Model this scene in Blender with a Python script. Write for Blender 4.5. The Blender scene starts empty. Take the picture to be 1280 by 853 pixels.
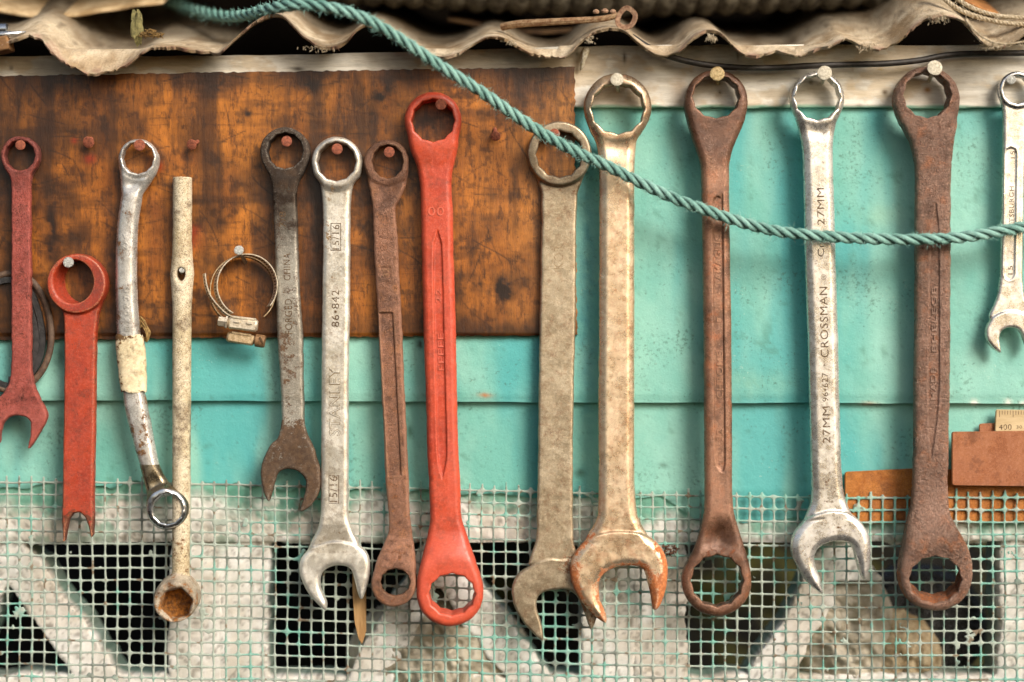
SUN_E, SUN_A, SKY_S = 3.5, 27, 0.15
import bpy, math, random
import numpy as np
from mathutils import Vector, Matrix

# ---------------------------------------------------------------- basics
S = 0.0005            # one unit of the working grid = half a millimetre
DC = 2400.0           # camera distance in working units
rng = np.random.default_rng(7)
random.seed(7)
sc = bpy.context.scene
COL = sc.collection

def kf(h): return (DC - h) / DC
def W(px, py, h, hk=None):
    """working coordinates (right, down, out of the wall) -> world metres"""
    k = kf(h if hk is None else hk)
    return np.array([(px - 640) * S * k, -h * S, (426.5 - py) * S * k])
def WA(P, hk):
    P = np.asarray(P, float); k = kf(hk)
    return np.stack([(P[:, 0] - 640) * S * k, -P[:, 2] * S, (426.5 - P[:, 1]) * S * k], 1)

def smooth(e0, e1, x):
    t = np.clip((x - e0) / (e1 - e0), 0, 1); return t * t * (3 - 2 * t)
def smin(a, b, k):
    h = np.clip(0.5 + 0.5 * (b - a) / k, 0, 1)
    return b * (1 - h) + a * h - k * h * (1 - h)
_lat = {}
def vnoise(x, y, seed=0):
    if seed not in _lat: _lat[seed] = np.random.default_rng(1000 + seed).random((256, 256))
    L = _lat[seed]
    xi = np.floor(x).astype(int); yi = np.floor(y).astype(int)
    fx = x - xi; fy = y - yi
    fx = fx * fx * (3 - 2 * fx); fy = fy * fy * (3 - 2 * fy)
    a = L[xi & 255, yi & 255]; b = L[(xi + 1) & 255, yi & 255]
    c = L[xi & 255, (yi + 1) & 255]; d = L[(xi + 1) & 255, (yi + 1) & 255]
    return (a * (1 - fx) + b * fx) * (1 - fy) + (c * (1 - fx) + d * fx) * fy
def fbm(x, y, o=5, seed=0, g=0.55):
    s = 0; a = 1; t = 0
    for i in range(o):
        s = s + a * vnoise(x * 2 ** i + 17.3 * i, y * 2 ** i + 5.1 * i, seed + i); t += a; a *= g
    return s / t

def catmull(P, n=6, closed=False):
    P = [np.array(p, float) for p in P]; out = []
    N = len(P); R = range(N) if closed else range(N - 1)
    for i in R:
        if closed: p0, p1, p2, p3 = P[(i - 1) % N], P[i], P[(i + 1) % N], P[(i + 2) % N]
        else: p0, p1, p2, p3 = P[max(i - 1, 0)], P[i], P[i + 1], P[min(i + 2, N - 1)]
        for j in range(n):
            t = j / n
            out.append(0.5 * ((2 * p1) + (-p0 + p2) * t + (2 * p0 - 5 * p1 + 4 * p2 - p3) * t * t + (-p0 + 3 * p1 - 3 * p2 + p3) * t ** 3))
    if not closed: out.append(P[-1])
    return np.array(out)

def sd_poly(X, Y, P):
    P = np.asarray(P, float); n = len(P)
    d = np.full(X.shape, 1e18); s = np.ones(X.shape)
    j = n - 1
    for i in range(n):
        ex, ey = P[j] - P[i]
        wx = X - P[i, 0]; wy = Y - P[i, 1]
        t = np.clip((wx * ex + wy * ey) / (ex * ex + ey * ey + 1e-12), 0, 1)
        bx = wx - ex * t; by = wy - ey * t
        d = np.minimum(d, bx * bx + by * by)
        c1 = Y >= P[i, 1]; c2 = Y < P[j, 1]; c3 = ex * wy > ey * wx
        flip = (c1 & c2 & c3) | (~c1 & ~c2 & ~c3)
        s = np.where(flip, -s, s); j = i
    return s * np.sqrt(d)

def surface_nets(F, org, g):
    """F[i,j,k] negative inside; returns verts and outward quads (right-handed in x,y,h)"""
    nx, ny, nz = F.shape
    C = [F[a:nx - 1 + a, b:ny - 1 + b, c:nz - 1 + c] for a in (0, 1) for b in (0, 1) for c in (0, 1)]
    ins = [c < 0 for c in C]
    cnt = sum(i.astype(np.int8) for i in ins)
    act = (cnt > 0) & (cnt < 8)
    idx = np.full(act.shape, -1, np.int64); I = np.argwhere(act); idx[act] = np.arange(len(I))
    cv = [c[act] for c in C]
    off = np.array([(a, b, c) for a in (0, 1) for b in (0, 1) for c in (0, 1)], float)
    acc = np.zeros((len(I), 3)); num = np.zeros(len(I))
    for e in range(8):
        for f in range(e + 1, 8):
            if abs(off[e] - off[f]).sum() != 1: continue
            m = (cv[e] < 0) != (cv[f] < 0)
            t = cv[e][m] / (cv[e][m] - cv[f][m])
            acc[m] += off[e] + (off[f] - off[e]) * t[:, None]; num[m] += 1
    V = (I + acc / num[:, None]) * g + np.array(org)
    Q = []
    # x edges
    def q(axis):
        if axis == 0: A = F[:-1, 1:-1, 1:-1]; B = F[1:, 1:-1, 1:-1]
        elif axis == 1: A = F[1:-1, :-1, 1:-1]; B = F[1:-1, 1:, 1:-1]
        else: A = F[1:-1, 1:-1, :-1]; B = F[1:-1, 1:-1, 1:]
        m = (A < 0) != (B < 0); P = np.argwhere(m); s = (A < 0)[m]
        if axis == 0:
            i, j, k = P[:, 0], P[:, 1] + 1, P[:, 2] + 1
            c = [idx[i, j - 1, k - 1], idx[i, j, k - 1], idx[i, j, k], idx[i, j - 1, k]]
        elif axis == 1:
            i, j, k = P[:, 0] + 1, P[:, 1], P[:, 2] + 1
            c = [idx[i - 1, j, k - 1], idx[i - 1, j, k], idx[i, j, k], idx[i, j, k - 1]]
        else:
            i, j, k = P[:, 0] + 1, P[:, 1] + 1, P[:, 2]
            c = [idx[i - 1, j - 1, k], idx[i, j - 1, k], idx[i, j, k], idx[i - 1, j, k]]
        c = np.stack(c, 1); c[~s] = c[~s][:, ::-1]; return c
    Q = np.concatenate([q(0), q(1), q(2)])
    return V, Q

# ---------------------------------------------------------------- objects
def mk(name, V, F, mat, parent=None, org=None, smoothf=True, attrs=None, normals=None, link=True):
    """V in world metres; object origin at org (or at its parent's)"""
    V = np.asarray(V, float)
    if parent is not None: org = np.array(parent['_org'])
    if org is None: org = V.mean(0)
    org = np.asarray(org, float)
    me = bpy.data.meshes.new(name)
    L = V - org
    if isinstance(F, np.ndarray) and F.ndim == 2:
        n, w = F.shape
        me.vertices.add(len(L)); me.vertices.foreach_set('co', L.astype(np.float32).ravel())
        me.loops.add(n * w); me.loops.foreach_set('vertex_index', F.astype(np.int32).ravel())
        me.polygons.add(n); me.polygons.foreach_set('loop_start', np.arange(0, n * w, w, dtype=np.int32))
        me.update(calc_edges=True)
    else:
        me.from_pydata([tuple(v) for v in L], [], [tuple(int(i) for i in f) for f in F]); me.update()
    me.polygons.foreach_set('use_smooth', np.full(len(me.polygons), smoothf, bool))
    if attrs:
        for an, a in attrs.items():
            a = np.asarray(a, np.float32)
            if a.ndim == 1:
                at = me.attributes.new(an, 'FLOAT', 'POINT'); at.data.foreach_set('value', a)
            else:
                at = me.attributes.new(an, 'FLOAT_COLOR', 'POINT')
                at.data.foreach_set('color', np.concatenate([a, np.ones((len(a), 1), np.float32)], 1).ravel())
    if normals is not None:
        me.normals_split_custom_set_from_vertices(normals.astype(float).tolist())
    me.materials.append(mat)
    o = bpy.data.objects.new(name, me); COL.objects.link(o)
    if parent is not None: o.parent = parent
    else: o.location = org
    return o

def thing(name, label, cat, org, group=None):
    o = bpy.data.objects.new(name, None); COL.objects.link(o)
    o.empty_display_size = 0.01
    o.location = org; o['_org'] = [float(a) for a in org]
    tag(o, label, cat, group); return o
def tag(o, label, cat, group=None, kind=None):
    if label: o['label'] = label
    if cat: o['category'] = cat
    if group: o['group'] = group
    if kind: o['kind'] = kind
    return o

class MB:
    def __init__(s): s.v = []; s.f = []
    def add(s, V, F):
        b = len(s.v); s.v += [np.array(v, float) for v in V]; s.f += [tuple(i + b for i in f) for f in F]
    def box(s, c, sx, sy, sz, R=None, bev=0.12):
        """chamfered box, world metres"""
        hx, hy, hz = sx / 2, sy / 2, sz / 2; b = min(sx, sy, sz) * bev
        vs = []; 
        for X in (-1, 1):
            for Y in (-1, 1):
                for Z in (-1, 1):
                    vs += [(X * hx, Y * (hy - b), Z * (hz - b)), (X * (hx - b), Y * hy, Z * (hz - b)), (X * (hx - b), Y * (hy - b), Z * hz)]
        def id_(X, Y, Z, a): return ((X > 0) * 4 + (Y > 0) * 2 + (Z > 0)) * 3 + a
        F = []
        for a, (u, w) in ((0, (1, 2)), (1, (0, 2)), (2, (0, 1))):
            for sg in (-1, 1):
                q = []
                for (p, r) in ((-1, -1), (1, -1), (1, 1), (-1, 1)):
                    t = [0, 0, 0]; t[a] = sg; t[u] = p; t[w] = r; q.append(id_(*t, a))
                F.append(q)
        for a, b2, c2 in ((0, 1, 2), (0, 2, 1), (1, 2, 0)):
            for p in (-1, 1):
                for r in (-1, 1):
                    q = []
                    for t2, ax in ((-1, a), (1, a), (1, b2), (-1, b2)):
                        t = [0, 0, 0]; t[a] = p; t[b2] = r; t[c2] = t2; q.append(id_(*t, ax))
                    F.append(q)
        for X in (-1, 1):
            for Y in (-1, 1):
                for Z in (-1, 1): F.append([id_(X, Y, Z, 0), id_(X, Y, Z, 1), id_(X, Y, Z, 2)])
        vs = np.array(vs)
        if R is not None: vs = vs @ np.array(R).T
        s.add(vs + np.array(c), F)
    def tube(s, P, r, n=8, cap=True, sec=None, closed=False):
        """P world points, r radius or list; sec optional 2-D cross-section (m,2)"""
        P = np.asarray(P, float); N = len(P)
        r = np.full(N, r) if np.isscalar(r) else np.asarray(r, float)
        if closed: T = np.roll(P, -1, 0) - np.roll(P, 1, 0)
        else: T = np.gradient(P, axis=0)
        T /= np.linalg.norm(T, axis=1)[:, None] + 1e-12
        u = np.cross(T[0], (0, 1, 0)); 
        if np.linalg.norm(u) < 1e-3: u = np.cross(T[0], (0, 0, 1))
        if sec is None:
            a = np.arange(n) * 2 * math.pi / n; sec = np.stack([np.cos(a), np.sin(a)], 1)
        n = len(sec); V = []; 
        for i in range(N):
            u = u - T[i] * (u @ T[i]); u /= np.linalg.norm(u); w = np.cross(T[i], u)
            V += list(P[i] + r[i] * (sec[:, :1] * u + sec[:, 1:] * w))
        F = []
        for i in range(N if closed else N - 1):
            i2 = (i + 1) % N
            for j in range(n):
                F.append((i * n + j, i * n + (j + 1) % n, i2 * n + (j + 1) % n, i2 * n + j))
        if cap and not closed:
            F.append(tuple(range(n))[::-1]); F.append(tuple((N - 1) * n + j for j in range(n)))
        s.add(V, F)
    def lathe(s, prof, c, ax, n=24, wob=0.0):
        """prof list of (radius, distance along axis)"""
        ax = np.array(ax, float); ax /= np.linalg.norm(ax)
        u = np.cross(ax, (0.3, 0.1, 1)); u /= np.linalg.norm(u); w = np.cross(ax, u)
        V = []; 
        wb = [1 + wob * random.uniform(-1, 1) for _ in range(n)]
        for (r, d) in prof:
            for j in range(n):
                a = 2 * math.pi * j / n; V.append(np.array(c) + ax * d + r * wb[j] * (math.cos(a) * u + math.sin(a) * w))
        F = []
        for i in range(len(prof) - 1):
            for j in range(n): F.append((i * n + j, i * n + (j + 1) % n, (i + 1) * n + (j + 1) % n, (i + 1) * n + j))
        F.append(tuple(range(n))[::-1]); F.append(tuple((len(prof) - 1) * n + j for j in range(n)))
        s.add(V, F)
    def build(s, name, mat, parent=None, org=None, smoothf=True, attrs=None):
        o = mk(name, np.array(s.v), s.f, mat, parent, org, smoothf, attrs)
        bm = __import__('bmesh').new(); bm.from_mesh(o.data)
        __import__('bmesh').ops.recalc_face_normals(bm, faces=bm.faces); bm.to_mesh(o.data); bm.free()
        if smoothf: 
            try: o.data.set_sharp_from_angle(angle=math.radians(42))
            except Exception: pass
        return o

def grid_sheet(x0, x1, y0, y1, g, hfun, edge_fun=None):
    """front sheet in working units: returns P (n,3), quads, X, Y"""
    nx = int((x1 - x0) / g) + 1; ny = int((y1 - y0) / g) + 1
    X, Y = np.meshgrid(np.linspace(x0, x1, nx), np.linspace(y0, y1, ny), indexing='ij')
    if edge_fun: X, Y = edge_fun(X, Y)
    H = hfun(X, Y) + 0 * X
    P = np.stack([X.ravel(), Y.ravel(), H.ravel()], 1)
    i, j = np.meshgrid(np.arange(nx - 1), np.arange(ny - 1), indexing='ij')
    a = (i * ny + j).ravel()
    return P, np.stack([a, a + 1, a + ny + 1, a + ny], 1), X, Y, (nx, ny)

def slab(name, x0, x1, y0, y1, g, hf, thick, mat, colfun=None, parent=None, edge=None, attr='Col', org=None, hk=0):
    """board with a fine front sheet and real thickness"""
    P, Q, X, Y, (nx, ny) = grid_sheet(x0, x1, y0, y1, g, hf, edge)
    rim = [i * ny for i in range(nx)] + [(nx - 1) * ny + j for j in range(1, ny)] + [i * ny + ny - 1 for i in range(nx - 2, -1, -1)] + [j for j in range(ny - 2, 0, -1)]
    B = P[rim].copy(); B[:, 2] -= thick; n = len(P); m = len(rim)
    side = np.array([(rim[a], rim[(a + 1) % m], n + (a + 1) % m, n + a) for a in range(m)])
    V = WA(np.concatenate([P, B]), hk)
    at = None
    if colfun is not None:
        c = colfun(np.concatenate([P[:, 0], B[:, 0]]), np.concatenate([P[:, 1], B[:, 1]]))
        at = {attr: c}
    o = mk(name, V, np.concatenate([Q, side]), mat, parent, org, True, at)
    o.data.set_sharp_from_angle(angle=math.radians(50))
    return o

# ---------------------------------------------------------------- material helpers
def new_mat(name):
    m = bpy.data.materials.new(name); m.use_nodes = True; nt = m.node_tree
    b = nt.nodes['Principled BSDF']; return m, nt, b
class NB:
    """small node builder; texture space is in working units of the object"""
    def __init__(s, nt, seed=0.0):
        s.nt = nt; tc = nt.nodes.new('ShaderNodeTexCoord'); mp = nt.nodes.new('ShaderNodeMapping')
        mp.inputs['Scale'].default_value = (1 / S,) * 3; mp.inputs['Location'].default_value = (seed * 131, seed * 57, seed * 93)
        nt.links.new(tc.outputs['Object'], mp.inputs['Vector']); s.co = mp.outputs['Vector']
    def n(s, t): return s.nt.nodes.new(t)
    def L(s, a, b): s.nt.links.new(a, b)
    def scaled(s, sx, sy, sz, rot=0):
        m = s.n('ShaderNodeMapping'); m.inputs['Scale'].default_value = (sx, sy, sz); m.inputs['Rotation'].default_value = (0, rot, 0)
        s.L(s.co, m.inputs['Vector']); return m.outputs['Vector']
    def noise(s, scale, detail=6, rough=0.6, co=None, dist=0.0):
        t = s.n('ShaderNodeTexNoise'); t.inputs['Scale'].default_value = scale; t.inputs['Detail'].default_value = detail
        t.inputs['Roughness'].default_value = rough; t.inputs['Distortion'].default_value = dist
        s.L(co or s.co, t.inputs['Vector']); return t.outputs['Fac']
    def vor(s, scale, co=None, feat='F1'):
        t = s.n('ShaderNodeTexVoronoi'); t.feature = feat; t.inputs['Scale'].default_value = scale
        s.L(co or s.co, t.inputs['Vector']); return t.outputs['Distance']
    def attr(s, name, out='Fac'):
        t = s.n('ShaderNodeAttribute'); t.attribute_name = name; return t.outputs[out]
    def m(s, op, a, b=0.0, c=None, clamp=False):
        t = s.n('ShaderNodeMath'); t.operation = op; t.use_clamp = clamp
        for i, v in enumerate((a, b) if c is None else (a, b, c)):
            if isinstance(v, (int, float)): t.inputs[i].default_value = v
            else: s.L(v, t.inputs[i])
        return t.outputs[0]
    def ramp(s, v, lo, hi):
        t = s.n('ShaderNodeMapRange'); t.interpolation_type = 'SMOOTHSTEP'
        t.inputs['From Min'].default_value = lo; t.inputs['From Max'].default_value = hi
        s.L(v, t.inputs['Value']); return t.outputs['Result']
    def mix(s, f, a, b, mode='MIX'):
        t = s.n('ShaderNodeMix'); t.data_type = 'RGBA'; t.blend_type = mode
        for i, v in ((0, f), (6, a), (7, b)):
            if isinstance(v, (int, float)): t.inputs[i].default_value = v
            elif isinstance(v, tuple): t.inputs[i].default_value = (*v[:3], 1)
            else: s.L(v, t.inputs[i])
        return t.outputs[2]
    def bump(s, h, strength, dist=1.0, nrm=None):
        t = s.n('ShaderNodeBump'); t.inputs['Strength'].default_value = strength; t.inputs['Distance'].default_value = dist * S
        s.L(h, t.inputs['Height'])
        if nrm is not None: s.L(nrm, t.inputs['Normal'])
        return t.outputs['Normal']
    def point(s):
        return s.n('ShaderNodeNewGeometry').outputs['Pointiness']

def lin(r, g, b):
    f = lambda c: (c / 255 / 12.92) if c / 255 <= 0.04045 else ((c / 255 + 0.055) / 1.055) ** 2.4
    return (f(r), f(g), f(b))

def hilite(c): return tuple(min(1.0, v * 1.25 + 0.05) for v in c)
def tool_mat(name, base, base2, rust, rust2, dark, metal=0.5, rough=0.42, rustrough=0.85, lo=0.5, hi=0.66,
             amp=0.9, speck=0.7, bumps=0.5, edge=None, edge_amt=0.0, seed=0, rs=0.09, grain=1.0, var=0.5, dust=0.4, lump=0.0):
    m, nt, b = new_mat(name); N = NB(nt, seed)
    n1 = N.noise(0.018, 4); n2 = N.noise(rs, 10, 0.68); n3 = N.noise(0.55, 6, 0.7); n4 = N.noise(1.6 * grain, 3, 0.7)
    c = N.mix(N.ramp(n1, 0.35, 0.65), base, base2)
    c = N.mix(N.m('MULTIPLY', N.ramp(n3, 0.45, 0.6), 0.6), c, base2)
    c = N.mix(N.m('MULTIPLY', N.ramp(N.noise(0.3, 6, 0.7), 0.48, 0.62), 0.35), c, hilite(base))
    c = N.mix(N.m('MULTIPLY', N.ramp(n2, 0.48, 0.64), 0.34), c, rust2)
    c = N.mix(N.m('MULTIPLY', N.ramp(n4, 0.52, 0.66), 0.38), c, dark)
    r = N.m('ADD', N.m('ADD', N.attr('rust'), 0.10), N.m('ADD', N.m('MULTIPLY', N.m('SUBTRACT', n2, 0.5), amp * 2.6), N.m('MULTIPLY', N.m('SUBTRACT', n3, 0.5), amp * 1.5)))
    mask = N.ramp(r, lo, hi)
    rc = N.mix(N.ramp(N.noise(0.22, 8, 0.7), 0.38, 0.62), rust, rust2)
    rc = N.mix(N.m('MULTIPLY', N.ramp(n4, 0.48, 0.68), 0.5), rc, dark)
    c = N.mix(mask, c, rc)
    if metal < 0.4:      # dusty light bloom and black scale that vary along rusty or painted tools
        big = N.noise(0.022, 4, 0.55); mid_ = N.noise(0.07, 8, 0.7)
        c = N.mix(N.m('MULTIPLY', N.ramp(N.m('ADD', big, N.m('MULTIPLY', N.m('SUBTRACT', mid_, 0.5), 0.9)), 0.50, 0.68), var), c, dark)
        c = N.mix(N.m('MULTIPLY', N.ramp(N.noise(0.05, 8, 0.72), 0.52, 0.66), var * 0.7), c, rust)
        c = N.mix(N.m('MULTIPLY', N.ramp(N.noise(0.75, 5, 0.75), 0.58, 0.68), dust), c, hilite(hilite(base)))
    pit = N.ramp(N.m('ADD', N.noise(0.9, 4, 0.6), N.m('MULTIPLY', n2, 0.25)), speck, speck + 0.07)
    c = N.mix(N.m('MULTIPLY', pit, 0.75), c, dark)
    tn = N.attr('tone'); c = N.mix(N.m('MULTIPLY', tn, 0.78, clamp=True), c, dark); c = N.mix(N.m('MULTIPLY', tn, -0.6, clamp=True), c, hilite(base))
    if edge is not None:
        e = N.ramp(N.m('ADD', N.point(), N.m('MULTIPLY', N.m('SUBTRACT', n3, 0.5), 0.16)), 0.512, 0.56)
        c = N.mix(N.m('MULTIPLY', e, edge_amt), c, edge)
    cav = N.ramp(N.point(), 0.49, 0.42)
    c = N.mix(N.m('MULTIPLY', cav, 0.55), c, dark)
    N.L(c, b.inputs['Base Color'])
    N.L(N.m('MULTIPLY', N.m('SUBTRACT', 1.0, N.m('MAXIMUM', mask, pit)), metal), b.inputs['Metallic'])
    rr = N.m('ADD', rough - 0.06, N.m('MULTIPLY', N.ramp(N.noise(0.06, 7, 0.7), 0.4, 0.62), 0.28))
    N.L(N.m('ADD', N.m('MULTIPLY', mask, rustrough - rough - 0.08), rr, clamp=True), b.inputs['Roughness'])
    h = N.m('ADD', N.m('MULTIPLY', n3, 0.7), N.m('MULTIPLY', n4, 0.45))
    h = N.m('SUBTRACT', h, N.m('MULTIPLY', pit, 0.5))
    h = N.m('ADD', h, N.m('MULTIPLY', N.m('MULTIPLY', mask, n2), 0.9))
    h = N.m('ADD', h, N.m('MULTIPLY', N.noise(0.28, 5, 0.6), lump))
    N.L(N.bump(h, bumps, 1.6), b.inputs['Normal'])
    return m

def simple_mat(name, c1, c2, scale=0.2, rough=0.7, bumps=0.4, bscale=0.6, metal=0.0, dark=None, co=(1, 1, 1), seed=0, bd=1.5, spec=0.5):
    m, nt, b = new_mat(name); N = NB(nt, seed); v = N.scaled(*co)
    n1 = N.noise(scale, 8, 0.65, v); n2 = N.noise(bscale, 6, 0.7, v)
    c = N.mix(N.ramp(n1, 0.36, 0.64), c1, c2)
    if dark: c = N.mix(N.m('MULTIPLY', N.ramp(n2, 0.5, 0.72), 0.7), c, dark)
    N.L(c, b.inputs['Base Color']); b.inputs['Metallic'].default_value = metal
    N.L(N.m('ADD', rough - 0.08, N.m('MULTIPLY', n2, 0.16)), b.inputs['Roughness'])
    b.inputs['Specular IOR Level'].default_value = spec
    N.L(N.bump(N.m('ADD', n2, N.m('MULTIPLY', n1, 0.6)), bumps, bd), b.inputs['Normal']); return m

def attr_mat(name, fine=0.8, amt=0.35, rough=0.75, bumps=0.4, co=(1, 1, 1), dark=(0.02, 0.012, 0.008), spec=0.4, bd=1.2, big=0.05, crisp=0.0, cco=(1, 1, 0.06), chips=None):
    """colour comes from the mesh's own 'Col', broken up by procedural grain"""
    m, nt, b = new_mat(name); N = NB(nt); v = N.scaled(*co)
    c = N.attr('Col', 'Color'); f = N.noise(fine, 8, 0.7, v); g = N.noise(fine * 0.3, 6, 0.65, v); k = N.noise(big, 5, 0.6)
    c = N.mix(N.m('MULTIPLY', N.ramp(f, 0.45, 0.72), amt), c, dark)
    c2 = N.mix(1.0, c, (1.35, 1.3, 1.2), 'MULTIPLY')
    c = N.mix(N.m('MULTIPLY', N.ramp(g, 0.5, 0.7), amt * 1.2), c, c2)
    if crisp:
        gr = N.noise(0.22, 9, 0.75, N.scaled(*cco)); sp = N.noise(0.16, 10, 0.8); sc1 = N.noise(0.12, 10, 0.8, N.scaled(0.12, 1, 1.6, 0.25))
        c = N.mix(N.m('MULTIPLY', N.ramp(gr, 0.53, 0.60), crisp), c, dark)
        c = N.mix(N.m('MULTIPLY', N.ramp(sp, 0.57, 0.62), crisp * 0.9), c, dark)
        c = N.mix(N.m('MULTIPLY', N.ramp(sc1, 0.57, 0.61), crisp * 0.7), c, dark)
        c = N.mix(N.m('MULTIPLY', N.ramp(N.noise(0.3, 9, 0.78, N.scaled(1, 1, 0.1)), 0.55, 0.63), crisp * 0.5), c, c2)
    if chips:
        q = N.m('ADD', N.noise(0.35, 5, 0.7), N.m('MULTIPLY', N.noise(0.02, 3, 0.5), 0.35))
        c = N.mix(N.m('MULTIPLY', N.ramp(q, 0.87, 0.90), 0.5), c, chips[0]); q2 = N.m('ADD', N.noise(0.22, 7, 0.75), N.m('MULTIPLY', N.noise(0.013, 3, 0.5), 0.4))
        c = N.mix(N.m('MULTIPLY', N.ramp(q2, 0.79, 0.86), 0.55), c, chips[1])
    N.L(c, b.inputs['Base Color']); b.inputs['Specular IOR Level'].default_value = spec
    N.L(N.m('ADD', rough - 0.1, N.m('MULTIPLY', g, 0.2)), b.inputs['Roughness'])
    N.L(N.bump(N.m('ADD', f, N.m('ADD', g, N.m('MULTIPLY', k, 1.5))), bumps, bd), b.inputs['Normal']); return m

# ---------------------------------------------------------------- forged tools as solids
def ink(name, c1, c2, lo=0.40, hi=0.52):
    """grime left in stamped letters: worn away in places"""
    m = simple_mat(name, c1, c2, 0.5, 0.8, 0.2); nt = m.node_tree; N = NB(nt); b = nt.nodes['Principled BSDF']
    N.L(N.ramp(N.noise(0.42, 5, 0.7), lo, hi), b.inputs['Alpha']); return m
DARKINK = ink('stamp_grime', lin(66, 48, 30), lin(104, 80, 50), 0.34, 0.46)
def bil(G, x, y, org, g):
    u = np.clip((np.asarray(x) - org[0]) / g, 0, G.shape[0] - 1.001); v = np.clip((np.asarray(y) - org[1]) / g, 0, G.shape[1] - 1.001)
    i = u.astype(int); j = v.astype(int); a = u - i; b = v - j
    return G[i, j] * (1 - a) * (1 - b) + G[i + 1, j] * a * (1 - b) + G[i, j + 1] * (1 - a) * b + G[i + 1, j + 1] * a * b

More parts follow.
